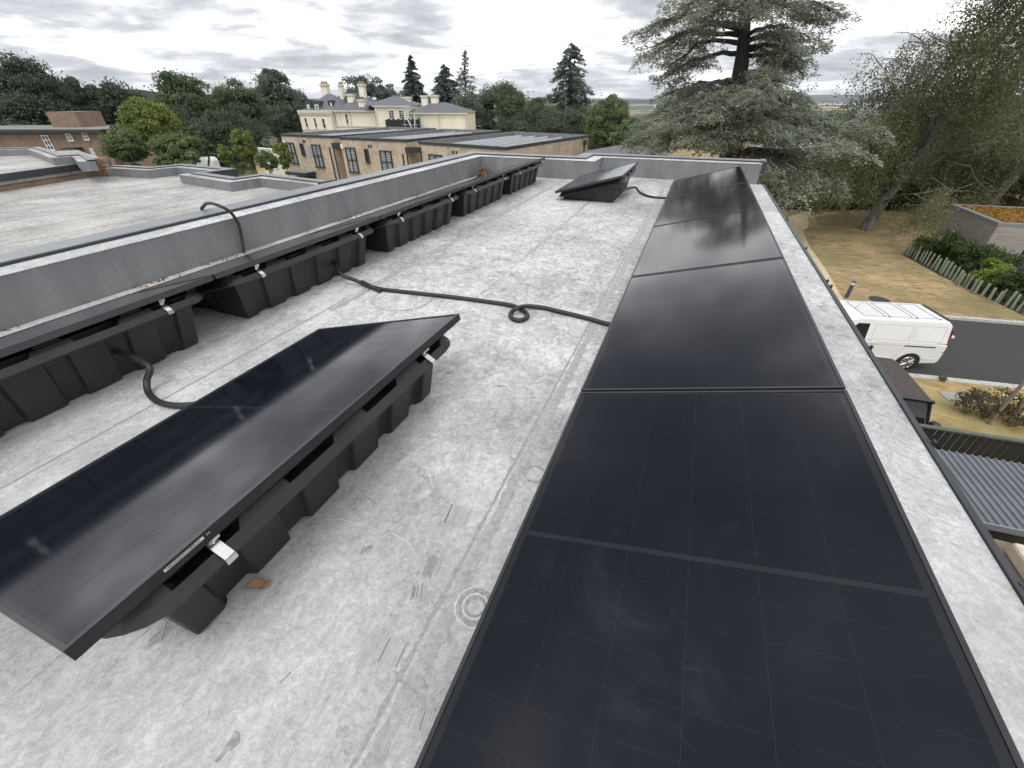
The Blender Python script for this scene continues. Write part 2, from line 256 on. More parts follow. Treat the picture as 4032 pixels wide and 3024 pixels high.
LF = dict(oak=leafmat('leaf_oak', (0.153, 0.193, 0.098), (0.094, 0.127, 0.069)), dark=leafmat('leaf_dark', (0.108, 0.136, 0.085), (0.066, 0.090, 0.057), .3), lime=leafmat('leaf_lime', (0.243, 0.294, 0.077), (0.160, 0.211, 0.058), .4), mid=leafmat('leaf_mid', (0.187, 0.248, 0.098), (0.117, 0.166, 0.069)),
          grey=leafmat('leaf_grey', (0.187, 0.224, 0.159), (0.117, 0.152, 0.103)), cedar=leafmat('needle_cedar', (0.359, 0.386, 0.296), (0.206, 0.233, 0.179), .3, .5), birch=leafmat('leaf_birch', (0.199, 0.214, 0.110), (0.117, 0.132, 0.070), .4), spruce=leafmat('needle_spruce', (0.153, 0.193, 0.159), (0.098, 0.133, 0.110), .2), shrub=leafmat('leaf_shrub', (0.096, 0.147, 0.041), (0.054, 0.087, 0.026), .35, 1.2), laurel=leafmat('leaf_laurel', (0.256, 0.346, 0.058), (0.166, 0.243, 0.045), .4, 1.5), brown=leafmat('leaf_brown', (0.147, 0.122, 0.064), (0.090, 0.064, 0.038), .3, 1.5), hedge=leafmat('leaf_hedge', (0.109, 0.154, 0.038), (0.070, 0.102, 0.028), .35, .8))
def lawnmat(name, straw, brown, green, gs=.18):
    m, t, b = newmat(name); c = coords(t); mp = coords(t, 'Object', (1, 2.2, 1))
    a = noise(c, gs*1.2, 5, .6, .5, t); f = noise(mp, 1.6, 8, .7, .8, t); h = noise(c, 22, 5, .75, .3, t); k = mth('ADD', mth('MULTIPLY', f, .55, t), mth('MULTIPLY', h, .45, t), t)
    col = ramp(k, [(.42, brown), (.5, tuple((x+y)/2 for x, y in zip(brown, straw))), (.58, straw)], t)
    mm = nd('ShaderNodeMix', t, data_type='RGBA'); t.links.new(ramp(mth('ADD', mth('MULTIPLY', a, .75, t), mth('MULTIPLY', f, .25, t), t), [(.46, g3(0)), (.62, g3(.7))], t), mm.inputs[0]); t.links.new(col, mm.inputs[6]); mm.inputs[7].default_value = (*green, 1)
    t.links.new(mm.outputs[2], b.inputs['Base Color']); b.inputs['Roughness'].default_value = .95; b.inputs['Specular IOR Level'].default_value = .1
    bn = nd('ShaderNodeBump', t); bn.inputs['Strength'].default_value = .7; bn.inputs['Distance'].default_value = .05; t.links.new(h, bn.inputs['Height']); t.links.new(bn.outputs[0], b.inputs['Normal']); return m
def countrymat():
    m, t, b = newmat('countryside'); c = coords(t); v = nd('ShaderNodeTexVoronoi', t); v.inputs['Scale'].default_value = .0042; t.links.new(coords(t, 'Object', (1.6, .6, 1)), v.inputs['Vector'])
    s = nd('ShaderNodeSeparateColor', t); t.links.new(v.outputs['Color'], s.inputs[0])
    col = ramp(s.outputs[0], [(.0, (.035, .05, .025)), (.35, (.06, .085, .035)), (.6, (.10, .115, .05)), (.8, (.26, .21, .11)), (1, (.05, .065, .03))], t, 'CONSTANT')
    w = ramp(noise(c, .006, 6, .65, .5, t), [(.48, g3(0)), (.54, g3(1))], t); mm = nd('ShaderNodeMix', t, data_type='RGBA'); t.links.new(w, mm.inputs[0]); t.links.new(col, mm.inputs[6]); mm.inputs[7].default_value = (.03, .042, .022, 1)
    near = nd('ShaderNodeVectorMath', t, operation='LENGTH'); t.links.new(c, near.inputs[0]); nf = ramp(mth('MULTIPLY', near.outputs['Value'], .0016, t), [(.18, g3(1)), (.4, g3(0))], t)
    m2 = nd('ShaderNodeMix', t, data_type='RGBA'); t.links.new(nf, m2.inputs[0]); t.links.new(mm.outputs[2], m2.inputs[6])
    t.links.new(ramp(noise(c, .25, 8, .7, .4, t), [(.35, (.06, .07, .03)), (.65, (.12, .115, .05))], t), m2.inputs[7]); t.links.new(m2.outputs[2], b.inputs['Base Color']); b.inputs['Roughness'].default_value = .95; return m
MAT['lawn'] = lawnmat('parched_lawn', (.54, .415, .235), (.20, .138, .072), (.175, .165, .075)); MAT['verge'] = lawnmat('straw_verge', (.56, .43, .21), (.29, .20, .09), (.23, .22, .10), .5); MAT['country'] = countrymat()
# ================================================================== SETTING
mb = MB(); radii = [0, 15, 30, 45, 60, 80, 105, 135, 170, 210, 260, 320, 390, 470, 560, 660, 800, 1000, 1300, 1700, 2300, 3200, 4500, 6500, 9500, 14000, 20000, 30000]; NA = 72
vs = [(0, 0, ground_z(0, 0)-.35)]
for r in radii[1:]:
    for k in range(NA): a = 2*math.pi*k/NA; x, y = r*math.sin(a), r*math.cos(a); vs.append((x, y, ground_z(x, y)-.35))
fs = [(0, 1+(k+1) % NA, 1+k) for k in range(NA)]+[(1+i*NA+k, 1+i*NA+(k+1) % NA, 1+(i+1)*NA+(k+1) % NA, 1+(i+1)*NA+k) for i in range(len(radii)-2) for k in range(NA)]
mb.add(vs, fs); struct('ground', mb, MAT['country'], True)
def sheet(name, poly, z, mat, th=.05): return struct(name, MB().prism(poly, z-th, z), mat)
def gp(*pts, z=GZ): return [tuple(G(x, y, z)[:2]) for x, y in pts]
# right-hand grounds, all level
RD = R(8.8); ru = np.array([math.cos(RD), math.sin(RD)]); rn = np.array([-ru[1], ru[0]])
K0 = G(3700, 1484, GZ)[:2]; K0n = rn@K0; K1n = rn@G(3850, 1259, GZ)[:2]
def rp(a, n): q = ru*a+rn*n; return (q[0], q[1])
sheet('lawn', [rp(-30, K1n+.18), rp(70, K1n+.18), rp(70, K1n+75), rp(-30, K1n+75)], GZ+.004, MAT['lawn'], .5)
sheet('verge', [rp(-10, K0n-.2), rp(70, K0n-.2), rp(70, K0n-14), rp(-10, K0n-14)], GZ+.004, MAT['verge'], .5)
road = struct('road', MB().prism([rp(-40, K0n), rp(90, K0n), rp(90, K1n), rp(-40, K1n)], GZ-.12, GZ-.09), MAT['asphalt'])
rng = random.Random(5)
def kerbs(n0, n1):
    a = 2.
    while a < 40:
        ln = .9; q = MB(); dz = rng.uniform(-.006, .006); q.hexa([(*rp(a+.006, n0), GZ-.2), (*rp(a+ln-.006, n0), GZ-.2), (*rp(a+ln-.006, n1), GZ-.2), (*rp(a+.006, n1), GZ-.2)], [(*rp(a+.006, n0), GZ+.03+dz), (*rp(a+ln-.006, n0), GZ+.03+dz), (*rp(a+ln-.006, n1), GZ+.03+dz), (*rp(a+.006, n1), GZ+.03+dz)])
        link('kerb_stone', q.mesh('kerb_stone'), MAT['kerb'], road, bevel=.012); a += ln
kerbs(K0n-.26, K0n); kerbs(K1n, K1n+.2)
# resin path curving through the lawn
pl = gp((3140, 1010), (3158, 950), (3186, 900), (3180, 868), (3210, 852), (3262, 838), (3300, 834)); pr = gp((3290, 1150), (3220, 990), (3175, 905), (3166, 900), (3184, 868), (3250, 845), (3320, 838))
pathL = [G(3120, 868, GZ), G(3095, 900, GZ), G(3070, 1010, GZ)]
sheet('path', [tuple(q[:2]) for q in [G(3400, 1270, GZ), G(3335, 1205, GZ), G(3250, 1060, GZ), G(3190, 975, GZ), G(3160, 912, GZ), G(3182, 895, GZ), G(3186, 868, GZ), G(3240, 848, GZ), G(3310, 838, GZ), G(3250, 836, GZ), G(3180, 832, GZ), G(3120, 848, GZ), G(3060, 880, GZ), G(3030, 1000, GZ), G(3200, 1270, GZ)]], GZ+.012, MAT['path'])
# bed under the shrubs by the timber store
sheet('planting_bed', [tuple(q[:2]) for q in [G(3552, 1003, GZ), G(3700, 1085, GZ), G(3850, 1155, GZ), G(4032, 1245, GZ), G(4150, 1300, GZ), G(4300, 1200, GZ), G(4000, 1000, GZ), G(3700, 930, GZ), G(3590, 965, GZ)]], GZ+.012, MAT['soil'])
# left-hand road and drive among the trees, distant country
sheet('estate_road', [tuple(P(x, y, d)[:2]) for x, y, d in [(560, 650, 52), (1250, 650, 44), (1250, 630, 60), (560, 620, 66)]], -7.52, MAT['asphalt'])
sheet('drive', [tuple(P(x, y, d)[:2]) for x, y, d in [(330, 640, 62), (460, 640, 62), (520, 620, 84), (320, 620, 84)]], -7.5, MAT['asphalt'])
sheet('far_lawn', [tuple(P(x, y, d)[:2]) for x, y, d in [(990, 600, 75), (1140, 600, 70), (1140, 580, 110), (980, 580, 110)]], -7.45, MAT['verge'])
def ridge(name, d, pts, mat, back=2500):
    q = MB(); n = len(pts); v = []
    for px, py in pts: p = P(px, py, d); v += [(p[0], p[1], -62.), tuple(p), (*(p[:2]*(1+back/d)), -62.)]
    q.add(v, [(3*i, 3*i+3, 3*i+4, 3*i+1) for i in range(n-1)]+[(3*i+1, 3*i+4, 3*i+5, 3*i+2) for i in range(n-1)]); return struct(name, q, mat, True)
rr = np.random.RandomState(3); xs = np.linspace(-1500, 6200, 110)
def wob(x, s, a): return a*(math.sin(x/s)+.6*math.sin(x/s*2.7+1)+.35*math.sin(x/s*6.1+2))
MAT['hill'] = M('wooded_hill', (.055, .07, .04), (.035, .047, .03), .95, .004, detail=8)
ridge('hills', 15000, [(x, (376 if x > 2800 else 388 - (2800-x)*.0)+wob(x, 190, 2.6)) for x in xs], MAT['hill'], 9000)
ridge('hills', 9000, [(x, 394+wob(x, 260, 1.8)) for x in xs if x < 2960], MAT['hill'], 3000)
ridge('wooded_ridge', 420, [(x, 352+wob(x, 90, 5)+max(0, x-500)*.05) for x in xs if x < 1500], MAT['hill'], 120)
wp = [P(2990, 401, 11000), P(3900, 400, 11000), P(3900, 407.5, 7400), P(3000, 409, 7400)]
struct('water', MB().prism([(q[0], q[1]) for q in wp], -57.5, -57.0), M('estuary_water', (.35, .38, .42), None, .12, .002))
for (a, b, y0, y1) in ((2950, 3320, 419, 425), (2480, 2600, 412, 415), (3050, 3420, 430, 434)):
    qs = [G(a, y1, -57.6), G(b, y1, -57.6), G(b-20, y0, -57.6), G(a+15, y0, -57.6)]; struct('field', MB().prism([(q[0], q[1]) for q in qs], -58.2, -57.6), MAT['haystack'])
# ================================================================== PARAPET BUILDER
def offs(poly, w):
    """mitred offset to the left of an open polyline"""
    p = [np.array(q, float) for q in poly]; out = []
    for i in range(len(p)):
        ns = []
        for a, b in ((i-1, i), (i, i+1)):
            if a < 0 or b >= len(p): continue
            d = p[b]-p[a]; d /= np.hypot(*d); ns.append(np.array([-d[1], d[0]]))
        if len(ns) == 1: out.append(p[i]+ns[0]*w)
        else: s = ns[0]+ns[1]; out.append(p[i]+s*w*2/(s@s))
    return out
def strip(poly, w0, w1, z0, z1):
    a, b = offs(poly, w0), offs(poly, w1); q = MB()
    for i in range(len(poly)-1): q.hexa([(*a[i], z0), (*a[i+1], z0), (*b[i+1], z0), (*b[i], z0)], [(*a[i], z1), (*a[i+1], z1), (*b[i+1], z1), (*b[i], z1)])
    return q
def parapet(poly, z0, z1, cap, total, parent, cement='strip', low=-.25):
    obj('upstand', strip(poly, 0, total-.03, z0-.05, z1), MAT['upstand'], parent)
    obj('coping_felt', strip(poly, -.006, cap, z1+.001, z1+.006), MAT[cement], parent)
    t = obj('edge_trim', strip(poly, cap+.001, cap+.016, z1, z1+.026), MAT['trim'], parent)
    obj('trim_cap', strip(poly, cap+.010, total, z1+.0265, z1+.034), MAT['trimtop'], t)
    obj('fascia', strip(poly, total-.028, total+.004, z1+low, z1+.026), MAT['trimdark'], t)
# ================================================================== OUR FLAT-ROOFED HOUSE
house = thing('flat_roofed_house', 'pale grey flat roof under the black solar panels, with a grey parapet', 'house', (-1.5, 3, GZ))
ZP = .335; PY0, PY1, STEPX = 9.0, 9.72, -1.82; XL, XR = -4.25, 1.272
obj('wall', MB().prism([(-4.72, -6), (1.21, -6), (1.21, 10.1), (-1.9, 10.1), (-1.9, 9.4), (-4.72, 9.4)], GZ-.3, -.16), MAT['brickown'], house)
deck = obj('roof_deck', MB().prism([(XL-.1, -6), (XR-.03, -6), (XR-.03, PY1+.05), (STEPX-.05, PY1+.05), (STEPX-.05, PY0+.05), (XL-.1, PY0+.05)], -.155, -.012), MAT['strip'], house)
def felt(x0, x1, y0, y1, z, mat='membrane'): return obj('membrane_sheet', MB().box(x0, x1, y0, y1, -.011, z), MAT[mat], deck, bevel=.0015, seg=1)
SE = [(-4.25, -3.46), (-3.46, -2.4), (-2.4, -1.42), (-1.42, -.47), (-.47, .48), (.48, XR)]
for i, (a, b) in enumerate(SE):
    y1 = PY0 if b <= STEPX else PY1
    if a < STEPX < b: felt(a, STEPX, -6, PY0, -.0004*(i % 2)); felt(STEPX+.0005, b, -6, PY1, -.0004*(i % 2)-.0002)
    else: felt(a+.0006*(i > 0), b-.0006, -6, y1, -.0004*(i % 2), 'strip' if i == 5 else 'membrane')
# welded laps with bitumen bleed
def ribbon(pts, w, z, mat, name, parent, jit=0., seed=0, rag=0.):
    r = random.Random(seed); q = MB(); L_, R_ = [], []
    pts = [np.array(p[:2], float) for p in pts]; fine = []
    for a, b in zip(pts, pts[1:]):
        n = max(1, int(np.hypot(*(b-a))/(.03 if 'seam' in name or 'bleed' in name else .012))); fine += [a+(b-a)*k/n for k in range(n)]
    fine.append(pts[-1]); off = np.array([0., 0.])
    for i, p in enumerate(fine):
        d = fine[min(i+1, len(fine)-1)]-fine[max(i-1, 0)]; d = d/(np.hypot(*d)+1e-9); n = np.array([-d[1], d[0]]); off = off*.85+np.array([r.uniform(-1, 1), r.uniform(-1, 1)])*jit
        tp_ = 1. if name in ('seam_line', 'bitumen_bleed', 'ring_mark') else max(.08, math.sin(math.pi*min(1, (i+.5)/len(fine)))**.7)
        wl = tp_*w*(1+r.uniform(-rag, rag)); wr = tp_*w*(1+r.uniform(-rag, rag)); L_.append(p+off+n*wl/2); R_.append(p+off-n*wr/2)
    n = len(fine); q.add([(*p, z) for p in L_]+[(*p, z) for p in R_], [(i, i+1, n+i+1, n+i) for i in range(n-1)]); return obj(name, q, MAT[mat], parent)
for x, w, y0, y1, s in ((-.47, .012, -1, 9.7, 1), (-2.4, .011, -1, 9, 2), (-3.46, .01, -1, 9, 3), (-1.42, .004, 3, 9, 4)):
    ribbon([(x, y0), (x, y1)], w, .0012, 'scuff', 'seam_line', deck, .0004, s, .5)
ribbon([(-.425, .0), (-.425, 9.5)], .045, .0009, 'seam', 'bitumen_bleed', deck, .0035, 7, .28)
ribbon([(-2.35, 2.2), (-2.37, 9.)], .05, .0009, 'seam', 'bitumen_bleed', deck, .004, 8, .6)
ribbon([(-1.42, 4.), (-1.43, 9.)], .03, .0009, 'seam', 'bitumen_bleed', deck, .003, 9, .8)
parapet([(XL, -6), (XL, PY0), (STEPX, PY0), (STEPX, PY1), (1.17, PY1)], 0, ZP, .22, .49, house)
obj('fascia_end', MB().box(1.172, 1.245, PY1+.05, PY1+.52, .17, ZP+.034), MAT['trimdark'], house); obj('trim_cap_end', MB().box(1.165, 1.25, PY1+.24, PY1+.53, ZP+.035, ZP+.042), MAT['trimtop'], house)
for y in (1.9, 4.6, 7.1): obj('upstand_joint', MB().box(XL-.001, XL+.0035, y, y+.09, .004, ZP-.002), MAT['upstand'], house)
for x in (-.6, .35): obj('upstand_joint', MB().box(x, x+.08, PY1-.0035, PY1+.001, .004, ZP-.002), MAT['upstand'], house)
# right-hand eave: kerb felt, drip trim, gutter and its brackets
eave = obj('eave_trim', MB().box(XR, XR+.018, -6, PY1+.02, -.16, .010), MAT['trim'], house)
g_ = MB(); prof = [(.03, .0), (.034, -.05), (.055, -.085), (.09, -.085), (.112, -.05), (.116, .0), (.108, .0), (.104, -.046), (.086, -.077), (.058, -.077), (.042, -.046), (.038, .0)]
obj('drip_rail', MB().box(XR+.024, XR+.034, -6, PY1, -.16, .002), MAT['trim'], house)
for y in (1.30, 2.05, 3.02, 4.16, 4.30, 5.35, 6.7, 6.8, 8.2): obj('gutter_bracket', MB().box(XR+.014, XR+.046, y, y+.018, -.012, .010).box(XR+.036, XR+.046, y-.005, y+.023, .010, .017), MAT['trim'], house)
# bloom trails, scuffs, rings and tool marks on the felt
def px_ribbon(pts, w, mat, name, jit, seed, z=.0016, rag=.5): return ribbon([G(*p) for p in pts], w, z, mat, name, deck, jit, seed, rag)
trail = [[(1200, 2090), (1270, 2055), (1350, 2040), (1390, 2060), (1405, 2110)], [(1200, 2095), (1180, 2180), (1120, 2260), (1060, 2330), (1030, 2400), (1090, 2420), (1130, 2330)], [(1420, 2180), (1470, 2120), (1540, 2100), (1600, 2130), (1640, 2200)], [(1420, 2180), (1380, 2260), (1330, 2330)], [(620, 2420), (640, 2470), (620, 2540)], [(820, 2790), (800, 2850), (780, 2890)], [(1240, 2270), (1330, 2240), (1390, 2250)]]
for i, p in enumerate(trail): px_ribbon(p, .0038, 'bloom', 'bloom_trail', .0045, 20+i)
def ring(cx, cy, r, w, mat, a0=0, a1=360, seed=1):
    c = G(cx, cy); ribbon([c[:2]+r*np.array([math.cos(R(a)), math.sin(R(a))]) for a in np.linspace(a0, a1, 40)], w, .0017, mat, 'ring_mark', deck, .0006, seed, .6)
for r, w, mt in ((.052, .012, 'scuff'), (.030, .008, 'scuff'), (.040, .006, 'bloom'), (.065, .005, 'bloom')): ring(1872, 2389, r, w, mt, seed=int(r*1e4))
ring(1586, 1175, .24, .012, 'scuff', -60, 40, 3); ring(1586, 1175, .24, .006, 'scuff', 60, 300, 4); ring(2105, 1867, .045, .01, 'scuff', seed=5); ring(1960, 1160, .14, .007, 'scuff', 80, 200, 6); ring(1900, 1340, .3, .005, 'scuff', 120, 220, 9)
for i, (p, w) in enumerate([([(855, 3000), (900, 2930), (930, 2880)], .025), ([(1420, 2180), (1465, 2150)], .018), ([(1210, 2075), (1260, 2050)], .012), ([(1750, 1470), (1790, 1460)], .014), ([(1790, 1330), (1860, 1332)], .006), ([(1940, 1520), (2000, 1525)], .01), ([(1540, 2640), (1600, 2700), (1650, 2735)], .01), ([(1640, 2660), (1680, 2700)], .008), ([(2500, 950), (2440, 980)], .006), ([(1100, 2700), (1140, 2650)], .005), ([(870, 1180), (905, 1165)], .012), ([(990, 1315), (1010, 1290)], .008)]): px_ribbon(p, w, 'scuff', 'scuff_mark', .003, 50+i, .0019, .9)
# rubbed patches where the cloth weave of the felt shows
def patch(cx, cy, sx_, sy_, ang, seed):
    c = G(cx, cy)[:2]; r = random.Random(seed); q = MB(); n = 26
    for i in range(n):
        u = (i/n-.5)*sx_+r.uniform(-.002, .002); l0 = -sy_/2*(1-r.random()*.5); l1 = sy_/2*(1-r.random()*.5); w = sx_/n*.36
        if r.random() < .15: continue
        ca, sa = math.cos(ang), math.sin(ang); q.add([(c[0]+a*ca-b*sa, c[1]+a*sa+b*ca, .0014) for a, b in ((u-w, l0), (u+w, l0), (u+w, l1), (u-w, l1))], [(0, 1, 2, 3)])
    obj('rubbed_patch', q, MAT['rub'], deck)
patch(1510, 2560, .13, .11, .1, 1); patch(1800, 2030, .11, .12, .15, 2); patch(1705, 2225, .05, .11, .2, 3); patch(1650, 2330, .05, .06, .4, 4); patch(1680, 2840, .12, .05, .2, 5)
# ================================================================== NEIGHBOURING TERRACE, LOWER ROOF
nb = thing('terrace_house', 'lower pale flat roof beyond the grey parapet, with a stepped low upstand', 'house', (-10.5, 3, -7)); NZ = -.45
npoly = [(-15.2, 7.78), (-15.05, 7.88), (-13.69, 7.95), (-13.58, 8.66), (-12.05, 8.55), (-12.17, 7.75), (-9.9, 7.36), (-9.79, 8.09), (-7.75, 7.82)]
roofpoly = [(-16.3, -9)]+[(-15.6, 7.75)]+[tuple(q) for q in offs(npoly, .05)]+[(-7.6, 7.8), (-6.6, -9)]
obj('roof_deck', MB().prism(roofpoly, NZ-.25, NZ), MAT['membrane2'], nb); obj('wall', MB().prism([(x*.995, y) for x, y in roofpoly], -7.8, NZ-.252), MAT['brickown'], nb)
parapet(npoly, NZ, NZ+.2, .2, .42, nb, 'membrane2', -.2)
obj('fascia_end', MB().hexa([(-7.745, 7.83, NZ+.05), (-7.66, 7.82, NZ+.05), (-7.60, 8.28, NZ+.05), (-7.69, 8.30, NZ+.05)], [(-7.745, 7.83, NZ+.258), (-7.66, 7.82, NZ+.258), (-7.60, 8.28, NZ+.258), (-7.69, 8.30, NZ+.258)]), MAT['trimdark'], nb)
for x in (-8.9, -9.85, -10.8, -11.8, -12.9, -14.0): obj('seam_line', MB().hexa([(x-1.5, -9, NZ+.001), (x-1.488, -9, NZ+.001), (x+.012, 7.3, NZ+.001), (x, 7.3, NZ+.001)], [(x-1.5, -9, NZ+.004), (x-1.488, -9, NZ+.004), (x+.012, 7.3, NZ+.004), (x, 7.3, NZ+.004)]), MAT['seam'], nb)
# next house up the terrace at the far left
n2 = thing('terrace_house', 'tan-grey flat roof with dark fascia and brick gable end, far left', 'house', (-21, 5, -7)); Z2 = -.12
e0 = np.array([-14.0, 2.0]); e1 = np.array([-15.75, 8.25]); l_ = (e1-e0)/np.hypot(*(e1-e0)); lo = np.array([-9.5, 2.4])
q2 = [tuple(e0-l_*9), tuple(e1), tuple(e1+lo*.45+np.array([0, .4])), tuple(e0-l_*9+lo*1.6)]
obj('roof_deck', MB().prism(q2, Z2-.2, Z2), MAT['membrane2'], n2); obj('wall', MB().prism([tuple(np.array(q)+np.array([-.06, 0])) for q in q2], -7.8, Z2-.201), MAT['brickown'], n2)
obj('fascia', strip([tuple(e0-l_*9), tuple(e1)], -.045, -.002, Z2-.13, Z2+.02), MAT['trimdark'], n2)
parapet([tuple(G(x, y, Z2)[:2]) for x, y in ((-60, 618), (120, 612), (174, 632), (217, 652), (300, 645), (326, 668))], Z2, Z2+.17, .16, .34, n2, 'membrane2', -.15)
# the brick gable end: bricks one by one
ga = G(331, 693, NZ)[:2]; gb = G(414, 693, NZ)[:2]; fcg = Facade(ga, gb); gab = obj('gable_end', MB().fbox(fcg, 0, fcg.len, .012, .35, NZ-.05, NZ+.40), MAT['mortar'], n2)
bm_ = MB(); bm_.box(0, .215, 0, .1, 0, .065); bmesh_ = bm_.mesh('brick'); bmesh_.materials.append(MAT['brickpc']); rng = random.Random(2); ang = math.atan2(fcg.u[1], fcg.u[0])
for r_ in range(6):
    u = -.11*(r_ % 2)
    while u < fcg.len-.02:
        b = bpy.data.objects.new('brick', bmesh_); COL.objects.link(b); b.parent = gab; w = fcg.w(u+rng.uniform(-.003, .003), rng.uniform(-.003, .003), NZ+.003+r_*.075); b.location = Vector(w)-parent_world(gab); b.rotation_euler.z = ang; u += .225
# ================================================================== SOLAR PANELS ON BALLAST TUBS
TILT = R(15.3); CT, ST = math.cos(TILT), math.sin(TILT); PW, PL, ZL, FT = 1.048, 1.705, .143, .034
def tl(s, y, n): return (s*CT-n*ST, y, ZL+s*ST+n*CT)          # panel plane: s up the slope, y along, n off the glass
def tbox(mb, s0, s1, y0, y1, n0, n1): return mb.hexa([tl(s0, y0, n0), tl(s1, y0, n0), tl(s1, y1, n0), tl(s0, y1, n0)], [tl(s0, y0, n1), tl(s1, y0, n1), tl(s1, y1, n1), tl(s0, y1, n1)])
hl = PL/2; LAM = dict(rough=.085, ior=1.30, dust=.022); MAT['cell'] = glassmat('glazed_cell', base=(.004, .0053, .0105), **LAM); MAT['backsheet'] = glassmat('glazed_backsheet', base=(.016, .0172, .0205), **LAM)
def bevelled(me_name, mb, mat, b):
    return mb.mesh(me_name)
fr_ = MB(); B_ = .011
for a in ((0, B_, -hl, hl), (PW-B_, PW, -hl, hl), (B_, PW-B_, -hl, -hl+B_), (B_, PW-B_, hl-B_, hl)): tbox(fr_, *a, -FT, 0)
tbox(fr_, 0, .028, -hl, hl, -FT, -FT+.002); tbox(fr_, PW-.028, PW, -hl, hl, -FT, -FT+.002)
ME_frame = fr_.mesh('panel_frame'); ME_frame.materials.append(MAT['frame'])
_unused = MB().add([tl(B_, -hl+B_, -.0015), tl(PW-B_, -hl+B_, -.0015), tl(PW-B_, hl-B_, -.0015), tl(B_, hl-B_, -.0015)], [(0, 1, 2, 3)])
bs_ = MB(); tbox(bs_, B_, PW-B_, -hl+B_, hl-B_, -.0055, -.0035); ME_back = bs_.mesh('backsheet'); ME_back.materials.append(MAT['backsheet'])
CW, CH = .1645, .0915                                           # half-cells, six across, nine either side of the middle band
c_ = MB().add([tl(0, 0, 0), tl(CW-.0018, 0, 0), tl(CW-.0018, CH-.0016, 0), tl(0, CH-.0016, 0)], [(0, 1, 2, 3)])
ME_cell = MB().add([tuple(np.array(q)-np.array(tl(0, 0, 0))) for q in c_.v], c_.f).mesh('cell'); ME_cell.materials.append(MAT['cell'])
ca_ = MB()
def cell_at(i, j):
    s = B_+.020+i*CW; y = (j*CH-9*CH-.008) if j < 9 else ((j-9)*CH+.008); return s, y
for i in range(6):
    for j in range(18): s, y = cell_at(i, j); ca_.add([tl(s, y, -.0032), tl(s+CW-.0018, y, -.0032), tl(s+CW-.0018, y+CH-.0016, -.0032), tl(s, y+CH-.0016, -.0032)], [(0, 1, 2, 3)])
ME_cells = ca_.mesh('cells'); ME_cells.materials.append(MAT['cell'])
# --- the tub
def rimz(x): return ZL+x*math.tan(TILT)-FT/CT
def tub_mesh():
    ribs = [(-.695, -.60), (-.475, -.325), (-.215, -.055), (.055, .215), (.325, .475), (.60, .695)]
    hi = []
    for a, b in ribs: hi += [(a, 1), (b, 1), (b+.012, 0), None]
    ys = []
    for a, b in ribs: ys += [(a-.012, 0), (a, 1), (b, 1), (b+.012, 0)]
    ys = ys[1:-1]
    def loop(lev):            # lev 0 at the foot, 1 under the rim
        xb = .895+.058*lev; yl = 1+.075*lev; D = .034*(1-.25*lev); x0 = .10-.03*lev; pts = []
        ye = .665*(yl); pts.append((xb-.035-D, -ye))
        for y, p in ys: pts.append((xb-(0 if p else D), y*.955*yl))
        pts.append((xb-.035-D, ye)); n = 8
        xs_ = np.linspace(xb-.10, x0+.03, n)
        for k, x in enumerate(xs_): pts.append((x, ye-(.018 if k in (3, 4) else 0)))
        for y in np.linspace(ye-.04, -ye+.04, 8): pts.append((x0, y))
        for k, x in enumerate(xs_[::-1]): pts.append((x, -ye+(.018 if k in (3, 4) else 0)))
        return pts
    q = MB(); rings = []
    for lev, zf, ins in ((0, 0, .022), (0.03, .012, .008), (.10, .035, 0), (1, 1, 0)):
        pp = loop(lev); cx = .5; ring_ = []
        for x, y in pp:
            zt = max(.03, rimz(x)-.022); sx_ = 1 if x > cx else -1
            ring_.append((x-ins*sx_*(abs(x-cx) > .3), y-ins*np.sign(y)*(abs(y) > .5), zf*zt if zf < 1 else zt))
        rings.append(ring_)
    n = len(rings[0]); v = [p for r_ in rings for p in r_]
    q.add(v, [(i*n+k, i*n+(k+1) % n, (i+1)*n+(k+1) % n, (i+1)*n+k) for i in range(len(rings)-1) for k in range(n)]+[tuple(range(n))[::-1]])
    return q
def rrect(x0, x1, y0, y1, r, n=5):
    out = []
    for cx, cy, a in ((x1-r, y1-r, 0), (x0+r, y1-r, 90), (x0+r, y0+r, 180), (x1-r, y0+r, 270)):
        for k in range(n+1): t = R(a+90*k/n); out.append((cx+r*math.cos(t), cy+r*math.sin(t)))
    return out
def rim_mesh():
    NO = ((-.66, -.47), (-.29, -.09), (.09, .29), (.47, .66)); q = MB(); rings = []
    def ring_(x0, x1, y, r, dz, cut, flat=False):
        pts = [(a, b, (min(rimz(a), rimz(.97)) if flat else rimz(a))+dz) for a, b in rrect(x0, x1, -y, y, r)]
        for a, b in NO:           # hand slots along the raised side
            for yy, c in ((a-.012, 0), (a+.012, 1), (b-.012, 1), (b+.012, 0)): pts.append((x1-(.012*cut/.04 if c else 0), yy, (min(rimz(x1), rimz(.97)) if flat else rimz(x1))+dz-(cut if c else 0)))
        return pts
    rings = [ring_(.035, 1.026, .797, .13, -.078, 0, True), ring_(.028, 1.034, .804, .135, -.066, 0, True), ring_(.045, 1.012, .785, .11, -.046, .0), ring_(.055, .990, .770, .10, -.022, .040), ring_(.10, .93, .73, .06, -.016, .055), ring_(.10, .93, .73, .06, -.075, 0)]
    n = len(rings[0]); m = len(rings); q.add([p for r in rings for p in r], [(i*n+k, i*n+(k+1) % n, ((i+1) % m)*n+(k+1) % n, ((i+1) % m)*n+k) for i in range(m) for k in range(n)])
    return q
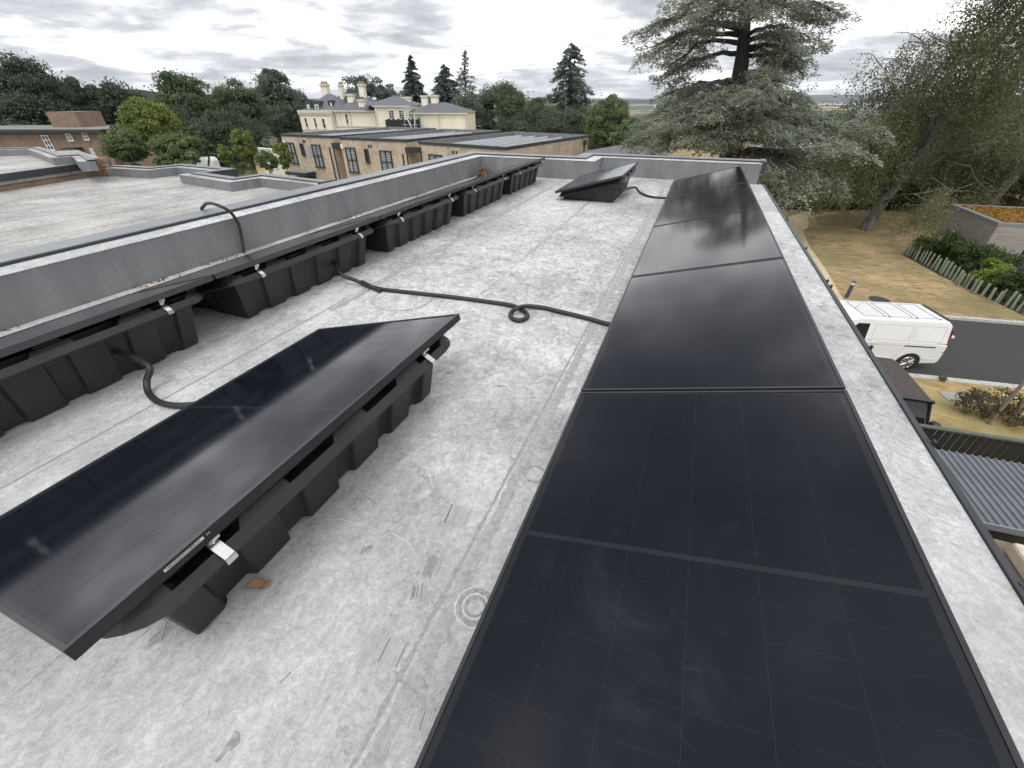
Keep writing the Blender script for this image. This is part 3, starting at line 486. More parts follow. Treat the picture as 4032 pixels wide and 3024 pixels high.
def pads_mesh():            # raised bearing pads between the hand slots along the high side and the corners
    out = []
    for y0, y1 in ((-.775, -.68), (-.45, -.31), (-.07, .07), (.31, .45), (.68, .775)):
        a, b = [(.93, y0), (.965, y0+.012), (.965, y1-.012), (.93, y1)], [(.93, y0+.02), (.955, y0+.03), (.955, y1-.03), (.93, y1-.02)]
        out.append(MB().hexa([(x, y, rimz(x)-.02) for x, y in a], [(x, y, rimz(x)-.001) for x, y in b]))
    for y0, y1 in ((-.7, -.2), (.2, .7)):
        out.append(MB().hexa([(x, y, rimz(x)-.02) for x, y in ((.06, y0), (.1, y0), (.1, y1), (.06, y1))], [(x, y, rimz(x)-.001) for x, y in ((.065, y0+.01), (.095, y0+.01), (.095, y1-.01), (.065, y1-.01))]))
    return out
ME_tub, ME_rim = tub_mesh().mesh('mounting_tub'), rim_mesh().mesh('rim', smooth=False); ME_pads = [p.mesh('bearing_pad') for p in pads_mesh()]
for m_ in [ME_tub, ME_rim]+ME_pads: m_.materials.append(MAT['tub'])
def clamp_mesh():
    q = MB(); w = .0145
    def hb(x0, x1, z0, z1, ww=w): q.box(x0, x1, -ww, ww, z0, z1)
    xh = PW*CT; zh = ZL+PW*ST
    a = [(xh-.045, zh-.048), (xh-.048, zh-.040), (xh-.004, zh-.078), (xh-.001, zh-.088)]
    q.hexa([(xh-.052, -w, zh-.047), (xh+.030, -w, zh-.100), (xh+.030, w, zh-.100), (xh-.052, w, zh-.047)], [(xh-.049, -w, zh-.0435), (xh+.033, -w, zh-.0965), (xh+.033, w, zh-.0965), (xh-.049, w, zh-.0435)])   # strap
    q.box(xh+.018, xh+.036, -w*1.05, w*1.05, zh-.118, zh-.098)                                                                                                  # nose over the rim
    q.box(xh-.03, xh-.012, -.008, .018, zh-.062, zh-.030).box(xh-.030, xh+.0045, -.006, .016, zh-.0345, zh-.031).box(xh+.002, xh+.0045, -.006, .016, zh-.046, zh-.031)  # hook gripping the frame
    q.tube([(xh-.024, .004, zh-.07), (xh-.014, .004, zh-.058)], .006, 8); return q
ME_clamp = clamp_mesh().mesh('clamp'); ME_clamp.materials.append(MAT['steel'])
def solar(label, x_low, yc, cells=False, group='solar panels on tubs'):
    t = thing('solar_panel', label, 'solar panel', (x_low, yc, 0), group)
    f = link('panel_frame', ME_frame, None, t); g = link('backsheet', ME_back, None, f)
    if cells:
        for i in range(6):
            for j in range(18):
                s, y = cell_at(i, j); c = link('cell', ME_cell, None, g); c.location = tl(s, y, -.0032)
    else: link('cells', ME_cells, None, g, kind='stuff')
    b = link('mounting_tub', ME_tub, None, t, bevel=.008); link('rim', ME_rim, None, b, bevel=.004); [link('bearing_pad', m_, None, b) for m_ in ME_pads]
    for y in (-.545, .525):
        c = link('clamp', ME_clamp, None, t); c.location = (0, y, 0)
    return t
JY = [1.667+1.722*k for k in range(-1, 4)]      # joints along both long rows
nm = ['nearest the camera', 'second from the camera', 'third from the camera', 'second from the far end', 'at the far end']
RX, MX, LX = -.293, -1.985, -3.70
for k in range(5):
    yc = JY[k]+.01+hl
    solar('glossy black solar panel '+nm[k]+' in the right roof edge row', RX, yc, k < 2)
    solar('black solar panel on its tub '+nm[k]+' in the parapet row', LX, yc)
midp = solar('lone tilted black solar panel on a ribbed black tub in the left foreground', MX, .02+hl)
solar('lone tilted black solar panel on a black tub in front of the far parapet', MX+.03, 6.80+hl)
# maker's barcode strip on the near lone panel's frame
xh, zh = PW*CT, ZL+PW*ST
def on_edge(y, d, n=.0006):   # on the outer face of the high frame edge; d metres below its top
    return (xh+n*CT+d*ST, y, zh-d*CT+n*ST)
st_ = MB().add([on_edge(-.66, .008), on_edge(-.56, .008), on_edge(-.56, .016), on_edge(-.66, .016)], [(0, 1, 2, 3)]); stk = link('barcode_label', st_.mesh('barcode_label'), MAT['sticker'], midp)
r_ = random.Random(4); y = -.655; bars = MB()
while y < -.572:
    w = r_.choice((.0008, .0014, .0022)); bars.add([on_edge(y, .0088, .0009), on_edge(y+w, .0088, .0009), on_edge(y+w, .0142, .0009), on_edge(y, .0142, .0009)], [(0, 1, 2, 3)]); y += w+r_.choice((.0008, .0015, .0023))
link('bars', bars.mesh('bars'), MAT['ink'], stk)
def text_mesh(txt, size, name):
    cu = bpy.data.curves.new(name, 'FONT'); cu.body = txt; cu.size = size; cu.extrude = .0001; o = bpy.data.objects.new(name, cu); COL.objects.link(o)
    bpy.context.view_layer.update(); me = bpy.data.meshes.new_from_object(o); bpy.data.objects.remove(o); return me
tm = text_mesh('M', .012, 'letter'); to = link('letter', tm, MAT['sticker'], stk); to.location = on_edge(-.553, .0155, .001); to.rotation_euler = (math.pi/2, 0, math.pi/2)
# white scrap of tape under the left row
# ================================================================== CABLES
def smooth(pts, n=8):
    p = [np.array(q, float) for q in pts]; p = [2*p[0]-p[1]]+p+[2*p[-1]-p[-2]]; out = []
    for i in range(1, len(p)-2):
        for k in range(n):
            t = k/n; out.append(.5*((2*p[i])+(p[i+1]-p[i-1])*t+(2*p[i-1]-5*p[i]+4*p[i+1]-p[i+2])*t*t+(-p[i-1]+3*p[i]-3*p[i+1]+p[i+2])*t**3))
    out.append(p[-2]); return out
CR = .0165
def cable(label, pts, r=CR): o = obj('cable_conduit', MB().tube(smooth(pts), r, 12), MAT['cable'], smooth=True); return tag(o, label, 'cable', 'black conduits between the tubs')
def g(px, py, z=CR): return tuple(G(px, py, z))
cable('short thick black conduit curving from the near left tub to the lone foreground panel', [(-2.86, 1.06, .17), (-2.80, 1.06, .165), g(583, 1440, .13), g(578, 1500, .06), g(585, 1545, .02), g(620, 1580), g(680, 1596), g(740, 1596), g(800, 1590)])
cable('long black conduit crossing the pale roof to the right-hand row', [(-2.93, 2.86, .15), (-2.86, 2.86, .145), g(1340, 1078, .10), g(1400, 1104, .045), g(1440, 1122), g(1500, 1138), g(1600, 1150), g(1750, 1166), g(1900, 1185), g(2000, 1200), g(2040, 1212), g(2072, 1232), g(2075, 1250), g(2045, 1262), g(2015, 1252), g(2012, 1232), g(2040, 1212, .05), g(2075, 1206, .03), g(2130, 1210), g(2200, 1226), g(2300, 1250), g(2400, 1277), g(2480, 1285)])
cable('cut black conduit stub lying beside the long conduit', [g(1425, 1110, .045), g(1450, 1122, .04), g(1480, 1138, .02), g(1497, 1147)])
cable('black conduit curving from the far lone panel to the right-hand row', [(-1.06, 7.35, .15), (-1.0, 7.35, .14), g(2500, 738, .09), g(2520, 758, .03), g(2560, 774), g(2610, 779), g(2680, 779)])
cable('black conduit looped over the grey parapet on the left', [(-4.185, 3.0, .018), (-4.2, 3.04, .14), (-4.2, 3.06, .28), (-4.207, 3.03, .40), (-4.25, 2.98, .465), (-4.40, 3.0, .478), (-4.54, 3.04, .455), (-4.66, 3.09, .415), (-4.75, 3.12, .38), (-4.785, 3.13, .30)], .015)
# ================================================================== LEAF LITTER ON THE ROOF
c = G(1020, 2310); q = MB(); rr_ = random.Random(3); K8 = .8; out = [(a*K8, b*K8) for a, b in ((-.052, -.012), (-.035, .018), (-.012, .032), (.012, .022), (.026, .036), (.05, .014), (.034, -.004), (.02, -.012), (.004, -.006), (-.02, -.022), (-.044, -.03))]
q.hexa([(c[0]+x, c[1]+y, .004+.006*abs(math.sin(x*60))) for x, y in out], [(c[0]+x, c[1]+y, .0055+.006*abs(math.sin(x*60))) for x, y in out]); tag(obj('dead_leaf', q, MAT['card']), 'curled brown dead leaf on the pale roof beside the lone foreground panel', 'leaf')
# ================================================================== FOLIAGE HELPERS
def quads(name, C, size, mat, parent, rs, aspect=.6, up=.35, tang=None, org=(0, 0, 0), kind=None, nrm=None):
    """leaf-shaped facets: C (n,3) centres"""
    C = np.asarray(C, float); n = len(C); s = size*rs.uniform(.65, 1.35, n)
    if tang is None: t = rs.normal(size=(n, 3))
    else: t = np.asarray(tang, float)+rs.normal(size=(n, 3))*.25
    t /= np.linalg.norm(t, axis=1)[:, None]+1e-9
    nn = rs.normal(size=(n, 3))*(1. if nrm is None else .55)+(0 if nrm is None else np.asarray(nrm)); nn[:, 2] += up*3 if nrm is None else .45; nn -= t*np.sum(nn*t, 1)[:, None]; nn /= np.linalg.norm(nn, axis=1)[:, None]+1e-9; b = np.cross(nn, t)
    a = s[:, None]*.5; bw = a*aspect; V = np.empty((n, 4, 3)); V[:, 0] = C-t*a; V[:, 1] = C+b*bw-t*a*.1; V[:, 2] = C+t*a; V[:, 3] = C-b*bw-t*a*.1
    V -= np.asarray(org, float); me = bpy.data.meshes.new(name); me.vertices.add(4*n); me.vertices.foreach_set('co', V.ravel()); me.loops.add(4*n); me.loops.foreach_set('vertex_index', np.arange(4*n, dtype=np.int32))
    me.polygons.add(n); me.polygons.foreach_set('loop_start', np.arange(0, 4*n, 4, dtype=np.int32)); me.polygons.foreach_set('loop_total', np.full(n, 4, np.int32)); me.update(); me.validate()
    return link(name, me, mat, parent, kind=kind)
def ball(rs, n): v = rs.normal(size=(n, 3)); return v/np.linalg.norm(v, axis=1)[:, None]
def clumps(rs, ctr, rad, lobes, per, lr=.36, shell=.55, flat=1.):
    """leaf centres: lobes scattered through an ellipsoid, leaves in a rough shell round each lobe"""
    out = []; nout = []; ctr = np.array(ctr, float); rad = np.array(rad, float); L0 = []
    for k in range(lobes):
        d = ball(rs, 1)[0]; d[2] = d[2]*.9+.1; f = rs.uniform(.45, .95)**.6; c = ctr+d*rad*f*.82; r = lr*min(rad[0], rad[2]*1.2)*rs.uniform(.6, 1.25); L0.append((c, r))
        n = int(per*rs.uniform(.7, 1.3)); u = ball(rs, n); u[:, 2] = np.where(u[:, 2] < -.3, -u[:, 2]*rs.uniform(.2, 1, n), u[:, 2]); q = c+u*(r*(shell+(1-shell)*rs.random(n)**.5)*rs.uniform(.85, 1.12, n))[:, None]*np.array([1, 1, .78*flat]); out.append(q); w_ = (q-ctr)/rad; nout.append(u*.7+w_*.6)
    return np.concatenate(out), L0, np.concatenate(nout)
def limb(mb, a, b, r0, r1, rs, sag=.0, n=6, sides=7):
    a = np.array(a, float); b = np.array(b, float); L_ = np.linalg.norm(b-a); pts = []; rr_ = []
    for k in range(n+1):
        t = k/n; w = rs.normal(size=3)*L_*.025*math.sin(math.pi*t); pts.append(a+(b-a)*t+w+np.array([0, 0, sag*L_*math.sin(math.pi*t)])); rr_.append(r0+(r1-r0)*t)
    mb.tube(pts, rr_, sides); return pts
def px_box(x0, x1, y0, y1, d):
    c = P((x0+x1)/2, (y0+y1)/2, d); a = P(x0, (y0+y1)/2, d); b = P(x1, (y0+y1)/2, d); top = P((x0+x1)/2, y0, d)[2]; bot = P((x0+x1)/2, y1, d)[2]
    return np.array([c[0], c[1], (top+bot)/2]), np.linalg.norm(a-b)/2, (top-bot)/2
def broadleaf(label, x0, x1, y0, y1, d, leaf, seed, n=9000, lobes=34, size=.42, lr=.36, name='broadleaf_tree', bark='bark', cat='tree', trunk_r=None, group=None):
    c, rx, rz = px_box(x0, x1, y0, y1, d); rs = np.random.RandomState(seed); gz = ground_z(c[0], c[1]); base = (c[0], c[1], gz)
    if d > 70:
        zt_ = c[2]+rz; zb_ = min(c[2]-rz, gz-1.5); c[2] = (zt_+zb_)/2; rz = (zt_-zb_)/2
    t = thing(name, label, cat, base, group); n = int(n*2.6); lobes = int(lobes*2.3); size *= .74; C, L0, NN = clumps(rs, c, (rx*1.12, rx*1.12, rz*1.08), lobes, n/lobes, lr*.8)
    C2, _, N2 = clumps(rs, c, (rx*1.08, rx*1.08, rz*1.06), lobes, n*.12/lobes, lr*1.2); C = np.concatenate([C, C2]); NN = np.concatenate([NN, N2]); kk = C[:, 2] > gz+.15; C, NN = C[kk], NN[kk]
    quads('crown', C, size, LF[leaf], t, rs, org=base, nrm=NN); m_ = MB(); r = trunk_r or max(.05, rx*.06)
    limb(m_, (base[0], base[1], gz-.7), (c[0], c[1], c[2]-rz*.1), r*1.25, r*.55, rs, n=5)
    for cc, rr_ in L0[::7]: limb(m_, (c[0], c[1], gz+(c[2]-gz)*rs.uniform(.55, .95)), cc, r*.38, r*.08, rs, .06, 4, 5)
    obj('trunk', m_, MAT[bark], t); return t
def conifer(label, px, ytop, ybot, halfw, d, leaf, seed, tiers=26, size=.4, sparse=1., name='conifer_tree', shape=1., n=8000, droop=.35, group=None):
    top = P(px, ytop, d); rs = np.random.RandomState(seed); gz = ground_z(top[0], top[1]); base = (top[0], top[1], gz); bot = P(px, ybot, d)[2]; rx = 1.75*np.linalg.norm(P(px-halfw, ybot, d)-P(px+halfw, ybot, d))/2; n = int(n*2.2)
    t = thing(name, label, 'tree', base, group); m_ = MB(); hh = top[2]-gz; limb(m_, (base[0], base[1], gz-.7), top, hh*.016+.1, .03, rs, n=8); C = []; T = []
    nb_ = int(tiers*6)
    for k in range(nb_):
        f = (k/nb_)**1.0; z = top[2]-.2-(top[2]-bot)*f; r = rx*(.06+.94*f**shape)*rs.uniform(.62, 1.12); a = rs.uniform(0, 2*math.pi); dr = np.array([math.cos(a), math.sin(a), 0]); m = max(6, int(n/nb_*sparse*(.35+1.3*f)))
        s = rs.random(m)**.7*r; q = np.array([top[0], top[1], z])+dr*s[:, None]+rs.normal(size=(m, 3))*np.array([.16, .16, .10])*(.35+r*.3); q[:, 2] -= droop*s*(s/(r+.01))*.8-.12*s; C.append(q); T.append(np.tile(dr+np.array([0, 0, -droop]), (m, 1)))
        if k % 2 == 0: limb(m_, (top[0], top[1], z), (top[0]+dr[0]*r*.8, top[1]+dr[1]*r*.8, z-droop*r*.5), .04+r*.01, .01, rs, .05, 3, 4)
    quads('crown', np.concatenate(C), size, LF[leaf], t, rs, .34, .3, np.concatenate(T), base); obj('trunk', m_, MAT['bark'], t); return t
def shrub(label, c, rad, leaf, seed, n=900, size=.12, lobes=9, name='shrub', group=None, cat='shrub', lr=.45):
    rs = np.random.RandomState(seed); gz = c[2]-rad[2]; base = (c[0], c[1], gz); t = thing(name, label, cat, base, group); C, L0, NN = clumps(rs, c, rad, lobes, n/lobes, lr, .4); kk = C[:, 2] > gz+.02; C, NN = C[kk], NN[kk]
    quads('foliage', C, size, LF[leaf], t, rs, .55, .3, org=base, nrm=NN); m_ = MB()
    for cc, r in L0[:6]: limb(m_, (c[0]+rs.uniform(-.1, .1), c[1]+rs.uniform(-.1, .1), gz), cc, .02, .006, rs, 0, 3, 5)
    obj('stem', m_, MAT['twig'], t); return t
# ================================================================== TREES BEHIND AND TO THE LEFT
broadleaf('big dark wind-tossed tree at the far left edge', -80, 262, 172, 520, 104, 'dark', 11, 12000, 44, .44)
broadleaf('dark broadleaf tree just right of the big tree at the far left', 200, 420, 262, 500, 108, 'dark', 12, 8000, 32)
broadleaf('dark rounded tree behind the yellow-green tree', 372, 590, 300, 520, 105, 'dark', 13, 8000, 30, .45)
broadleaf('tall dark oak with a bumpy crown left of the cream mansion', 610, 868, 256, 560, 96, 'oak', 14, 12000, 44, .44)
broadleaf('dark oak between the tall bumpy oak and the cream mansion', 830, 1052, 296, 560, 100, 'oak', 15, 10000, 38, .44)
broadleaf('tall grey-green tree rising beside the left end of the cream mansion', 985, 1175, 248, 520, 108, 'grey', 16, 10000, 36, .46)
broadleaf('loose grey-green tree behind the left chimneys of the mansion', 1090, 1250, 315, 500, 116, 'grey', 17, 6000, 24, .46)
broadleaf('dark low tree filling in under the far left canopy', -120, 380, 360, 600, 102, 'dark', 18, 9000, 34, .46)
broadleaf('dark low tree under the bumpy oak', 560, 1080, 420, 610, 90, 'dark', 19, 9000, 36, .42)
broadleaf('bright yellow-green rounded tree among dark trees on the left', 478, 706, 388, 600, 69, 'lime', 20, 10000, 36, .34)
broadleaf('olive green bushy tree below the yellow-green tree', 400, 590, 510, 660, 58, 'mid', 21, 5000, 24, .27)
broadleaf('green bushy tree beside the dark parked hatchback', 590, 810, 520, 660, 56, 'mid', 22, 5500, 26, .27)
broadleaf('young pale green tree above the red and white car', 908, 1016, 498, 660, 50, 'lime', 23, 3200, 20, .22, .3)
broadleaf('narrow yellowish young tree beside the estate road', 858, 918, 560, 670, 47, 'lime', 24, 1600, 12, .2, .4)
broadleaf('light green young tree at the left corner of the brick flats', 1082, 1150, 540, 690, 38, 'lime', 25, 2600, 16, .17, .36)
broadleaf('dark green bush right of the red and white car', 1010, 1100, 590, 690, 42, 'mid', 26, 2600, 14, .18)
broadleaf('small grey-green tree on the pale lawn by the flats', 1030, 1090, 505, 610, 78, 'grey', 27, 1500, 10, .26)
conifer('small blue-grey spruce beside the white caravan', 782, 515, 600, 34, 62, 'grey', 28, 12, .3, n=1800)
for i, (x0, x1, y0, y1) in enumerate([(600, 700, 610, 665), (690, 800, 600, 665), (890, 1000, 640, 690), (470, 560, 640, 672)]):
    c, rx, rz = px_box(x0, x1, y0, y1, 46); shrub(['low green bush in front of the olive bushy tree', 'low green bush beside the dark hatchback', 'low dark bush under the young pale green tree', 'bright green low bush by the terrace upstand'][i], c, (rx, rx, rz), 'hedge' if i == 3 else 'mid', 70+i, 1800, .2, 12)
def hedge(label, A, B, w, z0, z1, leaf, seed, n, size):
    A = np.array(A[:2]); B = np.array(B[:2]); rs = np.random.RandomState(seed); u = (B-A)/np.hypot(*(B-A)); v = np.array([-u[1], u[0]]); L_ = np.hypot(*(B-A)); t = thing('hedge', label, 'hedge', (*((A+B)/2), z0)); org = (*((A+B)/2), z0)
    a = rs.random(n)*L_; b = rs.uniform(-w/2, w/2, n); z = rs.uniform(z0, z1, n); f = rs.randint(0, 3, n); b = np.where(f == 0, -w/2+rs.normal(size=n)*.06, b); z = np.where(f == 1, z1+rs.normal(size=n)*.07, z)
    quads('foliage', np.stack([A[0]+u[0]*a+v[0]*b, A[1]+u[1]*a+v[1]*b, z], 1), size, LF[leaf], t, rs, .6, .3, org=org)
    fc = Facade(A, B); obj('twigs', MB().fbox(fc, .1, L_-.1, -w*.36, w*.36, z0, z1-.15), MAT['soil'], t)
a, b = P(590, 555, 60), P(700, 555, 60); hedge('clipped bright green hedge among bushes on the left', a, b, 1.4, a[2]-1.0, a[2]+.25, 'hedge', 31, 2600, .22)
# conifers and round trees on the skyline
broadleaf('spreading flat-topped cedar behind the mansion roof', 1312, 1540, 268, 380, 128, 'spruce', 32, 9000, 40, .5, .24)
conifer('pointed dark spruce standing above the mansion roof', 1614, 215, 420, 46, 120, 'spruce', 33, 26, .5)
broadleaf('hazy grey-green tree left of the pointed spruce', 1500, 1590, 310, 420, 135, 'grey', 34, 3500, 18, .5)
conifer('dense conical evergreen right of the mansion chimneys', 1748, 252, 430, 58, 124, 'spruce', 35, 26, .5, shape=.75)
conifer('tall thin see-through conifer with ragged branches', 1830, 196, 470, 54, 112, 'spruce', 36, 22, .42, .5, n=5200, droop=.25)
broadleaf('feathery grey-green tree at the foot of the tall thin conifer', 1770, 1910, 340, 540, 104, 'grey', 37, 7000, 30, .42)
broadleaf('large rounded dark tree right of the cream mansion', 1880, 2092, 310, 545, 108, 'oak', 38, 12000, 44, .46)
broadleaf('small dark tree between the rounded tree and the tall evergreen', 2060, 2160, 366, 540, 120, 'dark', 39, 5000, 24, .46)
conifer('massive tall columnar evergreen left of the great cedar', 2252, 168, 520, 72, 110, 'spruce', 40, 30, .5, shape=.55, n=12000)
broadleaf('dark understorey tree below the columnar evergreen', 2120, 2340, 420, 560, 92, 'dark', 41, 7000, 30, .4)
broadleaf('light green feathery tree left of the great cedar', 2300, 2480, 352, 580, 84, 'mid', 42, 10000, 40, .36, .28)
broadleaf('low green tree between the feathery tree and the great cedar', 2420, 2560, 450, 590, 78, 'mid', 43, 4500, 22, .36)
broadleaf('dark tree filling the gap right of the rounded tree', 1960, 2200, 440, 580, 100, 'dark', 44, 7000, 30, .42)
broadleaf('dark green tree between the rounded tree and the columnar evergreen base', 2040, 2230, 395, 560, 104, 'oak', 45, 8000, 34, .42)
broadleaf('mid green tree right of the columnar evergreen', 2320, 2440, 400, 580, 96, 'oak', 46, 6000, 28, .42)
# bare dead tree in front of the columnar evergreen
rs = np.random.RandomState(9); b0 = P(2232, 540, 88); t_ = thing('dead_tree', 'bare dead tree with thin grey branches before the columnar evergreen', 'tree', (b0[0], b0[1], ground_z(*b0[:2]))); m_ = MB(); tp = P(2226, 345, 88); limb(m_, (b0[0], b0[1], ground_z(*b0[:2])-.7), tp, .22, .04, rs)
for k in range(26):
    f = rs.uniform(.35, .95); p = np.array([b0[0], b0[1], 0])+(tp-np.array([b0[0], b0[1], 0]))*np.array([f, f, 1]); p[2] = ground_z(*b0[:2])+(tp[2]-ground_z(*b0[:2]))*f; a = rs.uniform(0, 6.3); l_ = rs.uniform(1., 3.4)*(1.2-f); limb(m_, p, p+np.array([math.cos(a)*l_, math.sin(a)*l_, rs.uniform(-.3, .9)*l_*.5]), .045, .012, rs, .05, 4, 4)
obj('trunk', m_, MAT['twig'], t_)
# ================================================================== THE GREAT CEDAR
CD = 37.
def cedar():
    rs = np.random.RandomState(77); b = P(2900, 600, CD); gz = ground_z(*b[:2]); base = np.array([b[0], b[1], gz]); t = thing('cedar_tree', 'great blue-grey cedar with layered drooping branches beyond the far parapet', 'tree', base); wood = MB(); C = []; T = []
    tk = [base-np.array([0, 0, .7])]+[P(x, y, CD) for x, y in ((2885, 560), (2895, 420), (2912, 300), (2925, 200), (2935, 60), (2945, -120), (2950, -320))]; wood.tube(smooth(tk, 4), list(np.linspace(.75, .12, (len(tk)-1)*4+1)), 10)
    def trunk_at(py): 
        z = P(2900, py, CD)[2]; zs = [q[2] for q in tk]; k = max(i for i in range(len(zs)) if zs[i] <= z) if z > zs[0] else 0; k = min(k, len(tk)-2); f = (z-zs[k])/(zs[k+1]-zs[k]); return tk[k]+(tk[k+1]-tk[k])*f
    def pad(c, rx, ry, dirn, n, droop=.5, th=.22):
        a = rs.random(n)*2*math.pi; r = np.sqrt(rs.random(n)); x = np.cos(a)*r*rx; y = np.sin(a)*r*ry; d = np.array([dirn[0], dirn[1], 0.]); d /= np.linalg.norm(d)+1e-9; e = np.array([-d[1], d[0], 0]); lump = .16*np.sin(x*3.1+c[0])*np.cos(y*2.7+c[1])
        z = -droop*r**2.2*(.55+.45*rx/2)+rs.normal(size=n)*th*.32+lump; q = c+d*x[:, None]+e*y[:, None]; q[:, 2] += z; C.append(q); tt = d*(np.cos(a)+.7)[:, None]+e*np.sin(a)[:, None]; tt[:, 2] -= (.05+.6*r**2)*droop*.9; T.append(tt)
    def branch(y0, tip, ddep, w=1., pads=6, droop=.5, lift=.1, r0=.16, dens=1., f0=.3):
        a = trunk_at(y0); e = P(tip[0], tip[1], CD+ddep); pts = limb(wood, a, e, r0, .03, rs, lift, 8, 6); pts = [np.array(q) for q in pts]; dirn = e-a; L_ = np.linalg.norm(dirn)
        for k in range(pads):
            f = f0+(1.02-f0)*(k+.5)/pads; i = f*8; i0 = min(7, int(i)); c = pts[i0]+(pts[i0+1]-pts[i0])*(i-i0); side = (-1)**k; e_ = np.array([-dirn[1], dirn[0], 0]); e_ /= np.linalg.norm(e_)+1e-9; sz = w*(1.35-.5*abs(f-.6))*rs.uniform(.8, 1.2)
            c = c+e_*side*rs.uniform(.2, .9)*w; pad(c+np.array([0, 0, .1]), sz*1.1, sz*.85, dirn, int(300*sz*sz*dens), droop); limb(wood, pts[max(0, i0-1)], c, .05, .012, rs, .05, 3, 4)
            for j in range(3): pad(c+np.array([rs.uniform(-1, 1)*sz, rs.uniform(-1, 1)*sz, -rs.uniform(.1, .5)]), sz*.55, sz*.45, dirn, int(110*sz*sz*dens), droop*1.1)
    B = [(-250, (2800, -190), -2), (-250, (3080, -200), 1), (-150, (2740, -60), 1), (-150, (3120, -60), 3), (-60, (2640, 0), -1), (-60, (3060, -30), -4), (-40, (3090, 0), -3), (10, (2680, 40), -3), (10, (2800, 20), -6), (20, (2970, 40), -5), (30, (3330, 75), 1), (40, (3240, 60), 2),
         (110, (2490, 140), 0), (120, (2560, 190), -2), (140, (2530, 230), 2), (170, (2620, 270), -2), (210, (2600, 320), 1), (60, (2760, 90), -5), (150, (3110, 110), -2), (170, (3190, 170), 1), (190, (3150, 230), -1), (200, (3170, 300), 2), (230, (3080, 260), 3),
         (330, (2700, 380), -3), (340, (2590, 390), 1), (330, (3090, 330), -3), (340, (3030, 300), -4), (380, (3120, 390), 0), (400, (2640, 430), -1), (420, (2990, 380), -6), (440, (2700, 430), -5), (450, (2540, 500), -2), (470, (2870, 440), -7), (480, (3190, 470), -2), (500, (2500, 560), -4), (510, (2640, 500), -6.5), (520, (3330, 500), 0), (520, (2960, 500), -6), (540, (3100, 540), -5), (560, (2760, 560), -7.5), (560, (2560, 590), -6), (560, (3430, 520), -2), (570, (3350, 590), -5)]
    for y0, tip, dd in B: branch(y0, tip, dd, rs.uniform(.62, .9) if y0 < 380 else rs.uniform(.95, 1.25), 6, rs.uniform(.3, .6), .10, f0=.30 if y0 > 380 or y0 < -30 else .48)
    for tip, dd, y0 in (((3200, 690), -6, 590), ((3120, 720), -3, 590), ((3340, 730), -4, 595), ((3050, 660), -7, 585), ((3160, 800), -8, 598)): branch(y0, tip, dd, .8, 6, 1.0, .05, .13, .9)
    C = np.concatenate(C); T = np.concatenate(T); k = C[:, 2] > gz+.3; C, T = C[k], T[k]; quads('crown', C, .165, LF['cedar'], t, rs, .34, .6, T, base)
    obj('trunk', wood, MAT['cedarbark'], t)
cedar()
